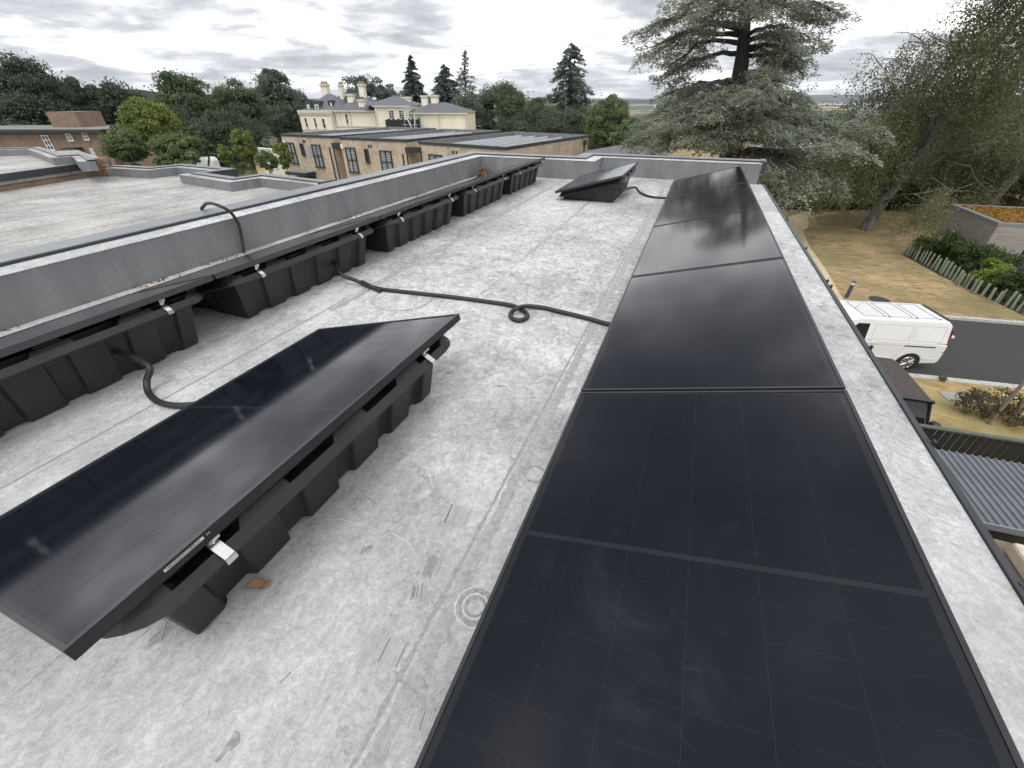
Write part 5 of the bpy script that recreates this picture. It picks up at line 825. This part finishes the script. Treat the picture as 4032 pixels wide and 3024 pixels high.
# ================================================================== VEHICLES
def vehicle(name, label, loc, rz, lower, upper, width, tumble, paint, wheels, wr, windows=(), ends=(), top='', extra=None, group=None, scale=1., cat=None, upmat=None):
    """side outlines in (x,z); near side at y=0, far side at y=width; body narrows above the belt"""
    t = thing(name, label, cat or name.split('_')[-1], loc, group, rz); t.scale = (scale,)*3; zb_ = min(z for x, z in upper); zt_ = max(z for x, z in upper)
    def ins(z): return tumble*(max(0, z-zb_)/(zt_-zb_))
    q = MB(); n = len(lower); q.add([(x, .0, z) for x, z in lower]+[(x, width, z) for x, z in lower], [tuple(range(n)), tuple(range(n, 2*n))[::-1]]+[(i, (i+1) % n, n+(i+1) % n, n+i) for i in range(n)])
    b = link('body', q.mesh('body'), paint, t, bevel=.035, seg=3); q = MB(); n = len(upper); q.add([(x, .012+ins(z), z) for x, z in upper]+[(x, width-.012-ins(z), z) for x, z in upper], [tuple(range(n)), tuple(range(n, 2*n))[::-1]]+[(i, (i+1) % n, n+(i+1) % n, n+i) for i in range(n)])
    u = link('cabin', q.mesh('cabin'), upmat or paint, t, bevel=.06, seg=3)
    for side in (0, 1):
        for poly in windows:
            w = MB(); o = [(x, (.012+ins(z)-.004) if side == 0 else (width-.012-ins(z)+.004), z) for x, z in poly]; i_ = [(x, (.03+ins(z)) if side == 0 else (width-.03-ins(z)), z) for x, z in poly]; w.hexa(o, i_); link('side_window', w.mesh('side_window'), MAT['carglass'], t)
    for (x0, z0, x1, z1) in ends:
        y0, y1 = .13+ins(z0), .13+ins(z1); dx, dz = x1-x0, z1-z0; nl = math.hypot(dx, dz); nx, nz = dz/nl*.006, -dx/nl*.006
        if nx*(x0-sum(x for x, z in upper)/len(upper)) < 0: nx, nz = -nx, -nz
        w = MB().hexa([(x0+nx, y0, z0+nz), (x0+nx, width-y0, z0+nz), (x1+nx, width-y1, z1+nz), (x1+nx, y1, z1+nz)], [(x0-nx*3, y0, z0-nz*3), (x0-nx*3, width-y0, z0-nz*3), (x1-nx*3, width-y1, z1-nz*3), (x1-nx*3, y1, z1-nz*3)]); link('windscreen', w.mesh('windscreen'), MAT['carglass'], t)
    for xw in wheels:
        for side in (0, 1):
            yo, yi = (.02, .24) if side == 0 else (width-.02, width-.24); w = link('wheel', MB().tube([(xw, yo+(yi-yo)*f, wr) for f in (0, .12, .3, 1)], [wr*.88, wr*.98, wr, wr], 22).mesh('wheel'), MAT['tyre'], t); sgn = -1 if side == 0 else 1
            link('arch', MB().tube([(xw, yo+(yi-yo)*.1, wr+.02), (xw, yi, wr+.02)], wr*1.16, 22).mesh('arch'), MAT['tyre'], w)
            rm = link('rim', MB().tube([(xw, yo+sgn*.004, wr), (xw, yo+(yi-yo)*.12, wr)], wr*.66, 18).mesh('rim'), MAT['tyre'], w); sp = MB()
            for k in range(10): a = 2*math.pi*k/10; sp.tube([(xw+wr*.1*math.cos(a), yo+sgn*.008, wr+wr*.1*math.sin(a)), (xw+wr*.62*math.cos(a), yo+sgn*.008, wr+wr*.62*math.sin(a))], [wr*.055, wr*.085], 5)
            sp.tube([(xw, yo+sgn*.004, wr), (xw, yo+sgn*.016, wr)], wr*.13, 10)
            for k in range(20): a, a2 = 2*math.pi*k/20, 2*math.pi*(k+1)/20; sp.tube([(xw+wr*.65*math.cos(a), yo+sgn*.008, wr+wr*.65*math.sin(a)), (xw+wr*.65*math.cos(a2), yo+sgn*.008, wr+wr*.65*math.sin(a2))], wr*.035, 4, False)
            link('spokes', sp.mesh('spokes'), MAT['alloy'], w)
    if extra: extra(t, ins, width)
    return t
def arch(xc, r, zb_, n=9): return [(xc+r*math.cos(a), zb_+.02+r*math.sin(a)*1.) for a in np.linspace(0, math.pi, n)]
# white panel van; its tail towards +x
def van_extra(t, ins, w):
    def sidebox(name, x0, x1, z0, z1, mat, pr=.006, tw=0):
        y0 = ins(z0)+.012 if z0 > 1.1 else 0; y1 = ins(z1)+.012 if z1 > 1.1 else 0
        return link(name, MB().hexa([(x0, y0-pr, z0), (x1, y0-pr, z0), (x1, y1-pr, z1), (x0, y1-pr, z1)], [(x0, y0+.02, z0), (x1, y0+.02, z0), (x1, y1+.02, z1), (x0, y1+.02, z1)]).mesh(name), MAT[mat], t)
    sidebox('slide_rail', -.42, .60, .99, 1.03, 'trim', .01); sidebox('panel_gap', -.33, -.318, 1.12, 1.82, 'seamline', .004); sidebox('panel_gap', -1.72, -1.708, .36, 1.84, 'seamline', .004); sidebox('swage', -1.6, .62, 1.115, 1.15, 'carwhite', .016); sidebox('swage', -1.7, .2, 1.0, 1.012, 'seamline', .004)
    link('panel_gap', MB().hexa([(-.33, -.004, 1.12), (-.318, -.004, 1.12), (-.66, -.004, .36), (-.672, -.004, .36)], [(-.33, .02, 1.12), (-.318, .02, 1.12), (-.66, .02, .36), (-.672, .02, .36)]).mesh('panel_gap'), MAT['seamline'], t)
    for x0, x1 in ((-1.62, -.40), (-.24, .70)):
        for a in ((x0, x1, 1.20, 1.21), (x0, x1, 1.74, 1.75), (x0, x0+.01, 1.21, 1.74), (x1-.01, x1, 1.21, 1.74)): sidebox('pressing', *a, 'seamline', .004)
    sidebox('door_handle', -1.58, -1.40, 1.045, 1.085, 'carwhite', .03); sidebox('lower_trim', -1.9, -.62, .47, .53, 'carwhite', .018); sidebox('bumper_strip', .45, .80, .52, .55, 'carwhite', .02)
    for yy in (.0, w):
        s = 1 if yy == 0 else -1; link('tail_lamp', MB().hexa([(.90, yy-.003*s, .80), (.985, yy-.003*s, .80), (.985, yy+.13*s, .80), (.93, yy+.13*s, .80)], [(.87, yy+.07*s, 1.62), (.915, yy+.07*s, 1.62), (.925, yy+.2*s, 1.62), (.88, yy+.2*s, 1.62)]).mesh('tail_lamp'), MAT['tail'], t)
        link('lamp_cover', MB().hexa([(.88, yy+.045*s, 1.32), (.935, yy+.042*s, 1.32), (.94, yy+.17*s, 1.32), (.89, yy+.17*s, 1.32)], [(.865, yy+.075*s, 1.66), (.912, yy+.073*s, 1.66), (.92, yy+.2*s, 1.66), (.87, yy+.2*s, 1.66)]).mesh('lamp_cover'), MAT['trim'], t)
    for z in (.72, 1.38): link('door_hinge', MB().box(.93, 1.03, .06, .16, z, z+.08).mesh('door_hinge'), MAT['carwhite'], t)
    zr = 1.945
    for x0, x1 in ((-2.0, -1.28), (-1.12, -.38), (-.22, .42)):
        for a in ((x0, x1, .36, .372), (x0, x1, w-.372, w-.36), (x0, x0+.02, .372, w-.372), (x1-.02, x1, .372, w-.372)): link('roof_pressing', MB().box(*a, zr-.005, zr+.017).mesh('roof_pressing'), MAT['seamline'], t)
    for x in (-1.2, -.3, .46): link('roof_rail_point', MB().box(x-.05, x+.05, .30, .335, zr-.005, zr+.025).mesh('roof_rail_point'), MAT['lead'], t)
    link('aerial', MB().tube([(-2.0, 1.0, 1.95), (-1.8, 1.0, 2.28)], [.008, .003], 5).mesh('aerial'), MAT['trim'], t); link('roof_spoiler', MB().box(.70, .76, .35, w-.35, 1.935, 1.975).mesh('roof_spoiler'), MAT['trim'], t)
vw = G(3552, 1456, GZ-.09); VA = R(14)
low = [(.97, .45), (.985, .62), (.96, 1.12), (-3.3, 1.12), (-3.85, 1.0), (-4.05, .72), (-4.06, .32)]+[(x, z) for x, z in arch(-2.93, .40, .28)[::-1]]+[(-2.45, .28), (-.48, .28)]+[(x, z) for x, z in arch(0, .41, .28)[::-1]]+[(.50, .33), (.9, .36)]
upp = [(.955, 1.122), (.86, 1.80), (.70, 1.945), (-2.15, 1.945), (-2.55, 1.86), (-3.32, 1.122)]
vehicle('panel_van', 'white panel van parked on the road beyond the roof edge', (vw[0], vw[1]-.02, GZ-.09), VA, low, upp, 1.98, .16, MAT['carwhite'], (0, -2.93), .335, [[(-2.75, 1.18), (-2.2, 1.75), (-1.82, 1.75), (-1.82, 1.18)]], [(-3.25, 1.16, -2.6, 1.82)], extra=van_extra, cat='van', scale=.945)
# dark soft-top off-roader half hidden by the roof edge, nose towards the dark fence
def jeep_extra(t, ins, w):
    for y, s in ((-.12, -1), (w+.12, 1)):
        m_ = link('mirror', MB().lathe([(.02, -.09), (.10, -.07), (.125, 0), (.10, .07), (.02, .09)], 12).mesh('mirror', smooth=True), MAT['cardark'], t); m_.location = (-.72, y, 1.16); link('mirror_arm', MB().tube([(-.68, y-s*.16, 1.08), (-.71, y, 1.14)], .03, 6).mesh('mirror_arm'), MAT['cardark'], t)
    link('screen_rail', MB().box(-.62, -.52, .10, w-.10, 1.70, 1.76).mesh('screen_rail'), MAT['cardark'], t)
    for y in (.06, w-.06): link('screen_pillar', MB().tube([(-.80, y, 1.12), (-.56, y+(.10 if y < 1 else -.10), 1.74)], .035, 6).mesh('screen_pillar'), MAT['cardark'], t)
    link('wing_lamp', MB().box(-1.9, -1.7, .08, .2, 1.02, 1.07).mesh('wing_lamp'), MAT['sticker'], t)
jc = G(3640, 1668, GZ+1.16); JA = R(96)
low = [(1.75, .5), (1.75, 1.12), (-.75, 1.12), (-2.05, 1.02), (-2.1, .5)]+arch(-1.45, .42, .45)[::-1]+[(-.95, .45), (.65, .45)]+arch(1.15, .42, .45)[::-1]
upp = [(1.74, 1.122), (1.60, 1.72), (1.2, 1.80), (-.50, 1.78), (-.82, 1.122)]
jang = math.atan2(-1, .12); jx = np.array([math.cos(R(95)), math.sin(R(95))]); jy = np.array([-jx[1], jx[0]])
jl = np.array(jc[:2])-jx*(-.72)-jy*(-.12)+np.array([.2, .0])
vehicle('off_roader', 'dark soft-top off-roader with a round mirror, half hidden below the roof edge', (jl[0], jl[1], GZ), R(95), low, upp, 1.75, .12, MAT['cardark'], (-1.45, 1.15), .38, [[(-.6, 1.17), (-.42, 1.66), (.5, 1.68), (.5, 1.17)]], [(-.80, 1.16, -.55, 1.68)], extra=jeep_extra, cat='car', upmat=MAT['softtop'])
hl_ = [(1.0, .3), (1.02, .7), (.95, .92), (-2.2, .92), (-2.9, .78), (-3.0, .3)]+arch(-2.3, .34, .22)[::-1]+[(-1.9, .22), (-.4, .22)]+arch(.2, .34, .22)[::-1]
hu_ = [(.93, .922), (.55, 1.42), (-.2, 1.5), (-1.0, 1.46), (-1.85, .922)]; hw_ = [[(-1.45, .98), (-.95, 1.38), (-.5, 1.4), (-.5, .98)], [(-.42, .98), (-.42, 1.4), (.3, 1.36), (.5, .98)]]
def car(label, px, py, d, rz, paint, s=1., name='hatchback_car', z=None):
    p = P(px, py, d); return vehicle(name, label, (p[0], p[1], z if z is not None else -7.5), rz, hl_, hu_, 1.75, .22, paint, (-2.3, .2), .31, hw_, [(-1.8, .97, -1.05, 1.42), (.9, .97, .58, 1.38)], cat='car', scale=s)
car('dark grey hatchback parked among bushes beside the estate road', 815, 635, 56, R(150), MAT['cargrey']); car('white car with a red tail partly hidden by the young pale green tree', 985, 655, 46, R(120), MAT['carwhite'])
pk = P(402, 615, 68); vehicle('pickup_truck', 'white pickup parked outside the red-brown brick house', (pk[0], pk[1], -7.5), R(-60), [(x, z+.2) for x, z in hl_], [(.3, 1.122), (.1, 1.72), (-.9, 1.75), (-1.75, 1.122)], 1.85, .2, MAT['carwhite'], (-2.3, .2), .4, [[(-1.3, 1.18), (-.85, 1.64), (.0, 1.62), (.1, 1.18)]], [(-1.7, 1.16, -.95, 1.7)], cat='pickup')
car('white car behind the white pickup by the brick house', 435, 610, 74, R(-50), MAT['carwhite'])
cv = P(735, 560, 70); ct_ = thing('caravan', 'white rounded caravan end showing among the trees on the left', 'caravan', (cv[0], cv[1], -7.5), rz=R(35)); q = MB(); pr_ = rrect(-2.4, 2.4, .5, 2.9, .5, 6); q.hexa([(x, -1.05, z) for x, z in pr_], [(x, 1.05, z) for x, z in pr_]); link('body', q.mesh('body'), MAT['carwhite'], ct_, bevel=.12, seg=3); link('window', MB().box(-1.2, .6, -1.08, -1.04, 1.5, 2.2).mesh('window'), MAT['carglass'], ct_); link('band', MB().box(-2.3, 2.3, -1.07, -1.045, 1.1, 1.25).mesh('band'), MAT['lead'], ct_)
for y in (-.95, .95): link('wheel', MB().tube([(0, y-.1, .33), (0, y+.1, .33)], .33, 14).mesh('wheel'), MAT['tyre'], ct_)
# ================================================================== TIMBER STORE WITH SEDUM ROOF
zs = Zm(3500, 750, 532/1605); TZ = -4.1
A, B = np.array(G(*zs(745, 160), TZ)[:2]), np.array(G(*zs(1318, 385), TZ)[:2]); side = Facade(A, B); frontd = np.array(G(*zs(1600, 400), TZ)[:2])-B; frontd /= np.hypot(*frontd); Cc = B+frontd*5.5; Dd = A+frontd*5.5; front = Facade(B, Cc)
store = thing('timber_store', 'silvered timber-clad store with a red and yellow sedum roof', 'shed', (*((A+Cc)/2), GZ)); obj('core', MB().prism([tuple(q+((A+Cc)/2-q)*.012) for q in (A, B, Cc, Dd)], GZ, TZ-.08), MAT['soil'], store)
def boards(fc, name, holes=()):
    n = 19; h = (TZ-.1-GZ)/n; rg = random.Random(3)
    for k in range(n):
        z0 = GZ+k*h+.006; z1_ = GZ+(k+1)*h-.006; segs = [(0., fc.len)]
        for hu0, hu1, hz0, hz1 in holes:
            if z1_ > hz0 and z0 < hz1: segs = [s for a, b in segs for s in ((a, min(b, hu0)), (max(a, hu1), b)) if s[1]-s[0] > .02]
        for a, b in segs:
            cut = a+(b-a)*rg.uniform(.3, .7)
            for c, d in ((a, cut-.003), (cut+.003, b)): j = rg.uniform(0, .004); obj('board', MB().fbox(fc, c, d, -.022-j, .0-j, z0, z1_), MAT['timber'], store)
lv = (1.75, 4.4, GZ, GZ+1.75); boards(side, 'board'); boards(front, 'board', [lv])
cap = [A, B, Cc, Dd]; cc = (A+Cc)/2
for i in range(4): a, b = cap[i], cap[(i+1) % 4]; o1, o2, i1, i2 = a+(a-cc)*.02, b+(b-cc)*.02, a+(cc-a)*.085, b+(cc-b)*.085; obj('roof_edge', MB().hexa([(*o1, TZ-.1), (*o2, TZ-.1), (*i2, TZ-.1), (*i1, TZ-.1)], [(*o1, TZ+.01), (*o2, TZ+.01), (*i2, TZ+.01), (*i1, TZ+.01)]), MAT['lead'], store)
rs = np.random.RandomState(4); uvs = rs.random((9000, 2)); s0 = A+(cc-A)*.1; e1_, e2_ = (B-A)*.9, (Cc-B)*.9; pts = np.stack([s0[0]+e1_[0]*uvs[:, 0]+e2_[0]*uvs[:, 1], s0[1]+e1_[1]*uvs[:, 0]+e2_[1]*uvs[:, 1], TZ-.06+rs.random(9000)*.07], 1)
quads('sedum_roof', pts, .09, MAT['sedum'], store, rs, .7, .5, org=tuple(parent_world(store)), kind='stuff'); obj('roof_bed', MB().prism([tuple(q+(cc-q)*.07) for q in cap], TZ-.12, TZ-.07), MAT['sedum'], store)
dr = obj('louvre_door', MB().fbox(front, lv[0], lv[1], -.02, .03, lv[2], lv[3]), MAT['louvre'], store)
for uc0, uc1 in ((lv[0]+.1, (lv[0]+lv[1])/2-.06), ((lv[0]+lv[1])/2+.06, lv[1]-.1)):
    for k in range(14): z = lv[2]+.1+k*.115; obj('louvre_slat', MB().hexa([front.w(uc0, -.05, z), front.w(uc1, -.05, z), front.w(uc1, -.022, z+.05), front.w(uc0, -.022, z+.05)], [front.w(uc0, -.06, z+.02), front.w(uc1, -.06, z+.02), front.w(uc1, -.021, z+.075), front.w(uc0, -.021, z+.075)]), MAT['trim'], dr)
# posts along the bed and shrubs behind them
ps = [(180, 758), (207, 775), (240, 785), (280, 800), (310, 823), (365, 830), (385, 858), (420, 875), (453, 903), (505, 930), (548, 950), (600, 967), (618, 990), (665, 1020), (712, 1040), (750, 1075), (778, 1108), (812, 1100), (815, 1135), (880, 1140), (905, 1170), (975, 1205), (1010, 1235), (1090, 1265), (1175, 1310), (1245, 1350), (1300, 1330), (1385, 1375), (1450, 1405), (1515, 1435), (1600, 1480)]
rg = random.Random(8)
_t = ['', 'twenty-', 'thirty-']; _o = 'first second third fourth fifth sixth seventh eighth ninth tenth eleventh twelfth thirteenth fourteenth fifteenth sixteenth seventeenth eighteenth nineteenth twentieth'.split(); ORD = _o+['twenty-'+x for x in _o[:9]]+['thirtieth']+['thirty-'+x for x in _o[:9]]
for i, p in enumerate(ps):
    w = G(*zs(*p), GZ); h = rg.uniform(.62, .78); r = rg.choice((.042, .05, .062)); o = MB().lathe([(r, GZ-.05), (r*.98, GZ+h*.6), (r*.97, GZ+h-.012), (r*.9, GZ+h)], 10, w[:2]); o = link('timber_post', o.mesh('timber_post', w), MAT['post'], loc=tuple(w)); o.rotation_euler = (rg.uniform(-.05, .05), rg.uniform(-.05, .05), rg.random())
    tag(o, f'pale green timber post under the shrubs, {ORD[i]} from the birch end of the row', 'post', 'timber posts edging the planting bed')
sh = [(290, 690, .9), (380, 720, .95), (480, 700, 1.1), (560, 790, 1.), (640, 760, 1.15), (720, 860, 1.), (800, 840, 1.15), (880, 930, 1.), (960, 900, 1.15), (1040, 960, 1.1)]
for i, (x, y, s) in enumerate(sh): w = G(*zs(x+15, y+120), GZ); shrub(f'dark green shrub behind the timber posts, {ORD[i]} from the birch end', (w[0]+.5, w[1]+.4, GZ+.75*s), (.85*s, .85*s, .75*s), 'shrub', 200+i, 1500, .13, 12, group='shrubs behind the timber posts')
for i, (x, y, s, l, lab) in enumerate([(980, 1010, 1., 'laurel', 'bright yellow-green laurel shrub before the louvre door'), (1080, 1080, 1.1, 'laurel', 'second bright yellow-green shrub, nearer the road'), (1180, 1130, 1.0, 'shrub', 'green shrub left of the louvre door'), (1300, 1180, 1.05, 'shrub', 'green shrub in front of the louvre door'), (1420, 1200, 1.1, 'shrub', 'green shrub at the right end of the bed'), (1560, 1250, 1.15, 'shrub', 'large green shrub at the right picture edge')]): w = G(*zs(x+40, y+150), GZ); shrub(lab, (w[0]+.4, w[1]+.3, GZ+.7*s), (.8*s, .8*s, .7*s), l, 230+i, 1500, .15 if l == 'laurel' else .13, 12)
# timber fence and cycle hoops behind the store
def slat_fence(label, pts, zb_, zt_, mat, n_w, rail=None, gap=.02, sw=.1, name='timber_fence', rails=(.2, .8)):
    pts = [np.array(p[:2]) for p in pts]; t = thing(name, label, 'fence', (*pts[0], zb_)); mslat = None
    for a, b in zip(pts, pts[1:]):
        fc = Facade(a, b); k = 0.
        while k < fc.len-sw: obj('slat', MB().fbox(fc, k, k+sw, -.011, .011, zb_, zt_+rg.uniform(-.006, .006)), MAT[mat], t); k += sw+gap
        for f in rails: obj('rail', MB().fbox(fc, 0, fc.len, .0115, .05, zb_+(zt_-zb_)*f-.035, zb_+(zt_-zb_)*f+.035), MAT[mat], t)
        if rail: obj('top_rail', MB().fbox(fc, -.02, fc.len+.02, -.05, .06, zt_+.008, zt_+.055), MAT[rail], t)
    return t
TF = -4.7
slat_fence('brown close-boarded fence behind the timber store', [G(*zs(930, 55), TF), G(*zs(1390, 62), TF), G(*zs(1605, 125), TF), G(*zs(1900, 230), TF)], GZ, TF, 'fence', 0, 'palewood')
for i, x in enumerate((995, 1090)): 
    c = G(*zs(x, 60), TF+.15); o = MB().tube([(c[0]-.4, c[1]+.8, GZ)]+[(c[0]-.4*math.cos(a), c[1]+.8, TF-.15+.45*math.sin(a)) for a in np.linspace(0, math.pi, 10)]+[(c[0]+.4, c[1]+.8, GZ)], .03, 8); tag(obj('cycle_hoop', o, MAT['scaffold'], smooth=True), ['galvanised hoop behind the brown fence, left of the pair', 'galvanised hoop behind the brown fence, right of the pair'][i], 'hoop')
# bollard light on the lawn
c = G(3332, 1172, GZ); bo = thing('bollard_light', 'grey bollard light with a domed head on the parched lawn', 'bollard', c); K = .085
for nm_, prof, mt in (('post', [(K, GZ), (K, GZ+.66)], 'bollard'), ('lens', [(K*.98, GZ+.661), (K*.9, GZ+.67), (K*.55, GZ+.735), (K*.5, GZ+.76)], 'lens'), ('head', [(K*1.02, GZ+.761), (K*1.12, GZ+.79), (K*1.05, GZ+.84), (K*.6, GZ+.885), (.005, GZ+.895)], 'boltop')): obj(nm_, MB().lathe(prof, 18, c[:2]), MAT[mt], bo, smooth=nm_ == 'head')
# ------------------------------------------------------------------ verge furniture
zv = Zm(3400, 1450, 632/2097)
def cover(label, pts, mat, nm_): w = [G(*zv(*p), GZ) for p in pts]; return tag(obj(nm_, MB().prism([tuple(q[:2]) for q in w], GZ-.02, GZ+.03), MAT[mat], bevel=.008), label, 'cover')
cv_ = cover('large grey concrete inspection slab set in the dry verge', [(965, 305), (1420, 340), (1575, 465), (1100, 420)], 'slab', 'inspection_cover'); c = G(*zv(1265, 378), GZ); obj('lifting_slot', MB().box(c[0]-.06, c[0]+.06, c[1]-.03, c[1]+.03, GZ+.0301, GZ+.033), MAT['trim'], cv_)
cover('small pale cover in the dry verge', [(1800, 352), (1960, 370), (2040, 412), (1850, 405)], 'slabw', 'inspection_cover')
mh = G(*(3250+780*.271, 1150+112*.271), GZ); tag(obj('manhole_cover', MB().lathe([(.42, GZ), (.42, GZ+.02), (.36, GZ+.024)], 20, mh[:2]), MAT['asphalt']), 'dark round manhole cover in the lawn behind the van', 'cover')
for i, (x, y, r, l, lab) in enumerate([(1330, 600, .55, 'brown', 'straggly brown and green shrub by the staked sapling, left part'), (1560, 640, .6, 'brown', 'straggly brown and green shrub round the stakes, middle part'), (1800, 600, .55, 'hedge', 'green sapling foliage by the timber stakes'), (1900, 740, .6, 'brown', 'brown straggly shrub at the right end of the dark fence'), (1030, 165, .16, 'grey', 'small grey-green weed at the kerb')]): w = G(*zv(x, y), GZ); shrub(lab, (w[0], w[1], GZ+r*.7), (r, r, r*.7), l, 260+i, 900 if r > .3 else 160, .07, 10)
st = thing('tree_stakes', 'pair of brown timber stakes with a crossbar on the dry verge', 'stake', G(*zv(1640, 740), GZ))
for a, b in (((1630, 730), 1.5), ((1880, 700), 1.75), ((2060, 720), 1.5)): w = G(*zv(*a), GZ); obj('stake', MB().lathe([(.045, GZ), (.045, GZ+b), (.02, GZ+b+.03)], 10, w[:2]), MAT['stone'], st)
w0, w1 = G(*zv(1630, 730), GZ), G(*zv(1880, 700), GZ); obj('crossbar', MB().tube([(w0[0], w0[1], GZ+1.42), (w1[0], w1[1], GZ+1.42)], .035, 8), MAT['bark'], st)
DF = -5.0
dfence = [G(*zv(770, 770), DF), G(*zv(2140, 985), DF)]; u_ = (dfence[1]-dfence[0]); dfence = [dfence[0]-u_*.4, dfence[1]+u_*.5]
slat_fence('dark stained slatted fence with a green top rail below the roof edge', dfence, GZ, DF, 'fencedark', 0, 'greenrail', .022, .135, rails=(.15, .6))
pw = thing('plank_stack', 'pale weathered planks stacked against the dark fence', 'planks', G(*zv(950, 950), -5.6))
for k in range(4): a, b = G(*zv(760, 850+k*30), -5.5-.03*k), G(*zv(1060+k*22, 850+k*32), -5.5-.03*k); fc = Facade(a, b); obj('plank', MB().fbox(fc, 0, fc.len, -.05, .05, -5.55-.03*k, -5.5-.03*k), MAT['palewood'], pw)
# grey ribbed metal roof of the bin store, brown stone gate pier
MZ = -4.5; zf = Zm(3600, 1750, 432/1194); c0, c1 = G(*zf(240, 40), MZ), G(*zf(1194, 205), MZ); d0, d1 = G(*zf(770, 842), MZ), G(*zf(1085, 900), MZ); fr1 = Facade(c0, c1); deep = Facade(d0, d1)
ba, bb = np.array(c0[:2])-fr1.u*1.2, np.array(c0[:2])+fr1.u*4.5; back = Facade(ba, bb); dpt = abs((np.array(d0[:2])-ba)@back.v); bs = thing('bin_store', 'low store with a grey ribbed metal roof below the roof edge', 'shed', (*back.w(2.5, -dpt/2, 0)[:2], GZ))
obj('wall', MB().fbox(back, .1, 5.6, -dpt+.15, -.1, GZ, MZ-.1), MAT['trimdark'], bs); rf = obj('roof', MB().fbox(back, 0, 5.7, -dpt, 0, MZ-.099, MZ-.03), MAT['metalroof'], bs)
k = .02
while k < 5.6: obj('roof_rib', MB().hexa([back.w(k, -dpt-.01, MZ-.03), back.w(k+.05, -dpt-.01, MZ-.03), back.w(k+.05, .01, MZ-.03), back.w(k, .01, MZ-.03)], [back.w(k+.012, -dpt-.01, MZ), back.w(k+.038, -dpt-.01, MZ), back.w(k+.038, .01, MZ), back.w(k+.012, .01, MZ)]), MAT['metalroof'], rf); k += .125
obj('edge_flashing', MB().fbox(back, -.02, 5.72, -dpt-.04, -dpt-.0105, MZ-.12, MZ+.005), MAT['lead'], bs)
q0 = G(*zf(1160, 1120), -4.2); gpier = thing('stone_pier', 'brown weathered stone block at the lower right beyond the roof edge', 'pier', (q0[0], q0[1], GZ)); obj('shaft', MB().box(q0[0]-.25, q0[0]+1.2, q0[1]-1.3, q0[1]+.35, GZ, -4.45), MAT['stone'], gpier, bevel=.04); obj('cap', MB().box(q0[0]-.05, q0[0]+1.3, q0[1]-1.4, q0[1]+.1, -4.449, -4.2), MAT['slabw'], gpier, bevel=.05)
# ================================================================== LEAF LITTER BY THE PARAPET
rs = np.random.RandomState(12); C = np.array([-4.02, 8.55, .0])+np.abs(rs.normal(size=(420, 3)))*np.array([.10, .12, .055])*np.array([1, -1, 1])+np.array([-.1, .2, .01]); pile = thing('leaf_pile', 'orange-brown heap of dead leaves in the parapet corner', 'leaves', (-4.0, 8.6, 0)); quads('leaves', C, .07, MAT['leafbrown'], pile, rs, .7, .2, org=(-4.0, 8.6, 0))
n = 500; y = rs.uniform(.4, 8.7, n); d_ = np.stack([XL+.012+np.abs(rs.normal(size=n))*.035, y, rs.uniform(.003, .012, n)], 1); keep = (np.sin(y*7)+np.sin(y*3.1)+rs.normal(size=n)*.6) > .5; tag(quads('roof_debris', d_[keep], .028, MAT['leafbrown'], None, rs, .6, .6), 'scattered brown leaf debris along the foot of the parapet', 'debris', kind='stuff')
# ================================================================== HAZE
def haze():
    q = MB().box(-33000, 33000, -33000, 33000, -66, 330); o = obj('haze', q, None); m = bpy.data.materials.new('haze'); m.use_nodes = True; t = m.node_tree; t.nodes.remove(t.nodes['Principled BSDF']); v = nd('ShaderNodeVolumePrincipled', t); v.inputs['Color'].default_value = (.86, .92, 1, 1); v.inputs['Density'].default_value = HAZE; v.inputs['Anisotropy'].default_value = .2; t.links.new(v.outputs[0], t.nodes['Material Output'].inputs['Volume']); o.data.materials.append(m); o['kind'] = 'stuff'; tag(o, 'thin pale haze over the valley', 'haze')
HAZE = 4.5e-5
if HAZE: haze()
